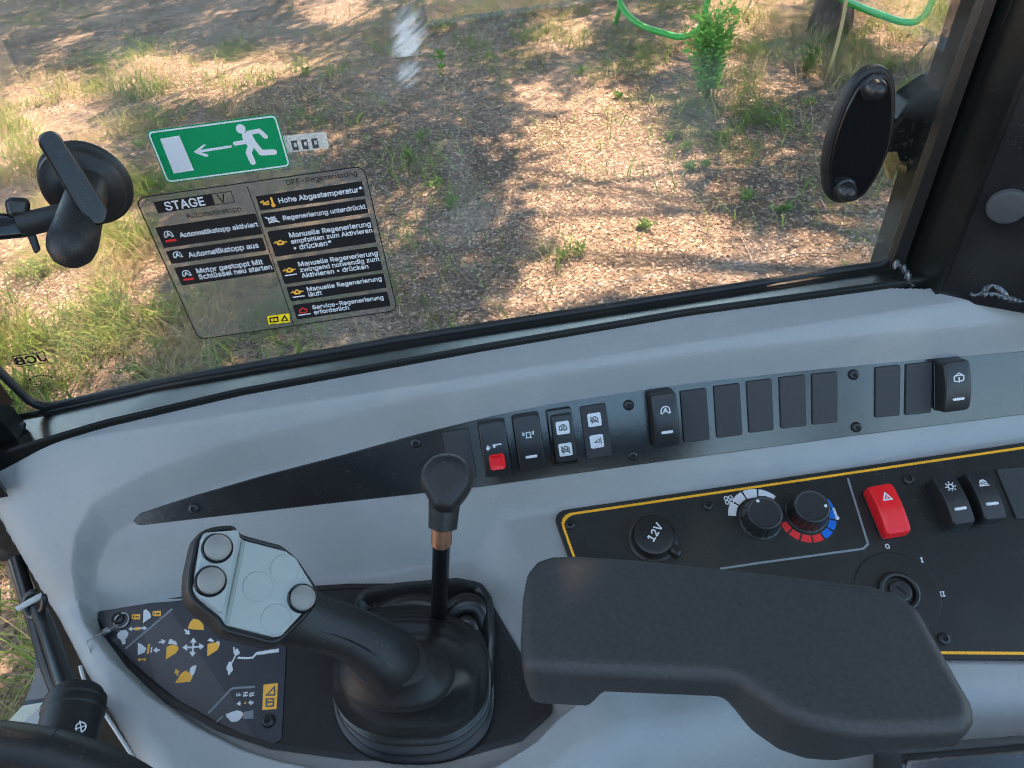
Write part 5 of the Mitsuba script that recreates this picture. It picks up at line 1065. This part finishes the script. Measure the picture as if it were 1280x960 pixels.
stalk([(1185, -60), (1187, 0), (1190, 53)], (1190, 53), 0.012, 'straight tan dry stalk, right one of the pair at the top right')
stalk([(945, -30), (937, 5), (926, 24)], (926, 24), 0.010, 'short tan dry stalk right of the bushy weed')

# green bent tubes of a parked implement
def green(pxs, foot, r, label, extra=None):
    yb = ground_px(*foot)[1]; p_ = [hit(x, y, [0, yb, 0], [0, -1.0, 0]) for x, y in pxs]
    k_ = thing('green_tube', label, 'tube'); put('tube', tube(spline(p_, 48), r, 18), 'green_steel', k_, smooth=True)
    if extra is not None:
        q_ = [hit(x, y, [0, yb + 0.01, 0], [0, -1.0, 0]) for x, y in extra]; put('leg', tube(np.array(q_), r * 0.8, 14), 'green_steel', k_, smooth=True)
gpt = [hit(x_, y_, [0, 0, z_], GN) for x_, y_, z_ in [(772, -70, 0.75), (773, -25, 0.48), (776, 6, 0.30), (788, 22, 0.22), (806, 34, 0.17), (832, 42, 0.15), (855, 46, 0.15), (872, 38, 0.20), (881, 14, 0.34), (888, -10, 0.50), (896, -60, 0.8)]]
gk = thing('green_tube', 'bent green painted steel tube at top centre above the bushy weed', 'tube')
put('tube', tube(spline(gpt, 60), 0.027, 18), 'green_steel', gk, smooth=True)
put('leg', tube(np.array([hit(768, 34, [0, 0, -0.02], GN), gpt[2] * [1, 1, 1]]), 0.024, 14), 'green_steel', gk, smooth=True)
green([(1010, -40), (1060, 2), (1085, 13), (1110, 22), (1135, 28), (1150, 24), (1160, 12), (1168, -10), (1176, -60)], (1120, 70), 0.027, 'bent green painted steel tube at the top right edge')

# ------------------------------------------------------------------ trees: trunks and crowns that stand round the machine and dapple the light
sun_patches = [[(640, 170), (700, 120), (770, 90), (830, 150), (870, 190), (880, 250), (960, 290), (1010, 280), (1110, 235), (1110, 330), (900, 380), (620, 420), (560, 410), (640, 330), (650, 250), (630, 200)],
               [(140, 60), (300, 70), (420, 40), (440, 60), (420, 95), (300, 130), (200, 150), (120, 120)], [(0, 90), (110, 80), (160, 160), (190, 240), (230, 330), (240, 440), (60, 520), (-80, 520), (-80, 200)], [(340, -30), (480, -30), (490, 30), (420, 40), (350, 20)],
               [(880, 130), (940, 140), (960, 190), (900, 165)], [(1080, -20), (1230, -20), (1180, 90), (1080, 70)], [(660, 20), (760, 0), (760, 60), (700, 80), (650, 60)], [(760, 40), (830, 60), (850, 100), (800, 95)],
               [(820, -20), (1000, -20), (1000, 40), (900, 50), (850, 10)], [(-80, 650), (60, 650), (60, 930), (-80, 930)], [(845, 20), (950, 15), (945, 125), (860, 130)]]
patch = shapely.union_all([Polygon([ground_px(*q) if q[1] > -35 else ground_px(q[0], -30) for q in pp_]).buffer(0) for pp_ in sun_patches])
def tree(base, hgt, crown_c, idx, label, seed, trunk_r=0.16):
    r_ = np.random.default_rng(seed); k_ = thing('forest_tree', label, 'tree', 'tall trees around the clearing')
    b = np.array([base[0], base[1], -0.1]); top_ = np.array([crown_c[0], crown_c[1], hgt]); t_ = np.linspace(0, 1, 14)
    path = b + (top_ - b) * t_[:, None] * np.c_[t_ ** 0.6, t_ ** 0.6, np.ones(14)] / np.maximum(1, 1)
    put('trunk', tube(path, list(trunk_r * (1 - 0.75 * t_) + 0.10 * np.exp(-t_ * 18)), 14), 'bark', k_, smooth=True)
    pos = CLUMPS[idx]
    pos = np.array(pos); lv = []; nrm = 26
    for p_ in pos: lv.append(p_ + r_.normal(0, 0.13, (nrm, 3)))
    lv = np.vstack(lv); d_ = r_.normal(0, 1, lv.shape); n = len(lv)
    v, f_, c = leaf_cloud(lv, d_, 0.13 * r_.uniform(0.7, 1.3, n), np.array([0.07, 0.12, 0.03]))
    put('crown', (v, f_), 'canopy_leaf', k_, smooth=False)
    lim_ = []
    for p_ in pos[r_.choice(len(pos), min(40, len(pos)), replace=False)]:
        j = int(np.clip(np.interp(p_[2] - 0.8, path[:, 2], np.arange(14)), 2, 13)); lim_.append(tube(spline([path[j], (path[j] + p_) / 2 + [0, 0, 0.15], p_], 8), list(np.linspace(0.05, 0.012, 8)), 6))
    put('limb', cat(*lim_), 'bark', k_, smooth=True)
tb = ground_px(1036, 36)
# where foliage stands between sun and ground: clumps at crown height, thinned over the clearings
crowns = [((tb[0], tb[1]), (6.2, 8.5, 6.6)), ((-9.5, 15.0), (-3.0, 12.5, 7.4)), ((4.5, 19.5), (2.6, 13.5, 7.6)), ((-8.5, 6.0), (-1.2, 7.5, 6.2)), ((10.5, 7.0), (3.0, 6.2, 5.6)), ((-8.0, 17.5), (-5.5, 17.0, 7.6)), ((9.5, 14.5), (8.0, 14.5, 7.2)), ((5.5, 2.2), (2.2, 2.6, 4.6))]
rc = np.random.default_rng(77)
gq = np.c_[rc.uniform(-10, 8.5, 19000), rc.uniform(-2.6, 16, 19000)]
nzq = meshkit.fbm(np.c_[gq, np.zeros(19000)] * 1.5, 3, 41); inq = shapely.contains_xy(patch.buffer(-0.06), gq[:, 0], gq[:, 1])
kq = np.where(inq, nzq > 0.73, nzq < 0.70) & (gq[:, 1] > 0.6); gq = gq[kq]
nq = np.c_[rc.uniform(-3.4, 2.4, 1700), rc.uniform(-3.2, 0.9, 1700)]
hole_ = march(985, 572, fo) - SUN[:2] * 1.80 / SUN[2]; nq = nq[np.hypot(*(nq - hole_).T) > 0.15]
gq = np.vstack([gq, nq])
hq = 5.6 + 2.6 * meshkit.fbm(np.c_[gq, np.zeros(len(gq))] * 0.35, 2, 43) + rc.normal(0, 0.5, len(gq)); hq = np.where(gq[:, 1] < 1.2, hq * 0.72, hq)
pq = np.c_[gq, np.zeros(len(gq))] + SUN * (hq / SUN[2])[:, None]
cq = np.argmin(((pq[:, None, :2] - np.array([c_[1][:2] for c_ in crowns])) ** 2).sum(-1), 1)
CLUMPS = [pq[cq == i] for i in range(len(crowns))]
tlab = ['tree whose dark trunk base shows at the top right between green tubes'] + ['tall leafy tree beyond the far left of the clearing', 'tall leafy tree straight beyond the clearing', 'tall leafy tree at the near left of the clearing', 'tall leafy tree at the near right of the clearing', 'furthest tall leafy tree on the left', 'tall leafy tree beyond the far right of the clearing', 'tall leafy tree close by the right rear of the cab']
for idx, (b_, c_) in enumerate(crowns):
    tree(b_, c_[2] + 2.0, c_, idx, tlab[idx], 51 + idx, 0.11)
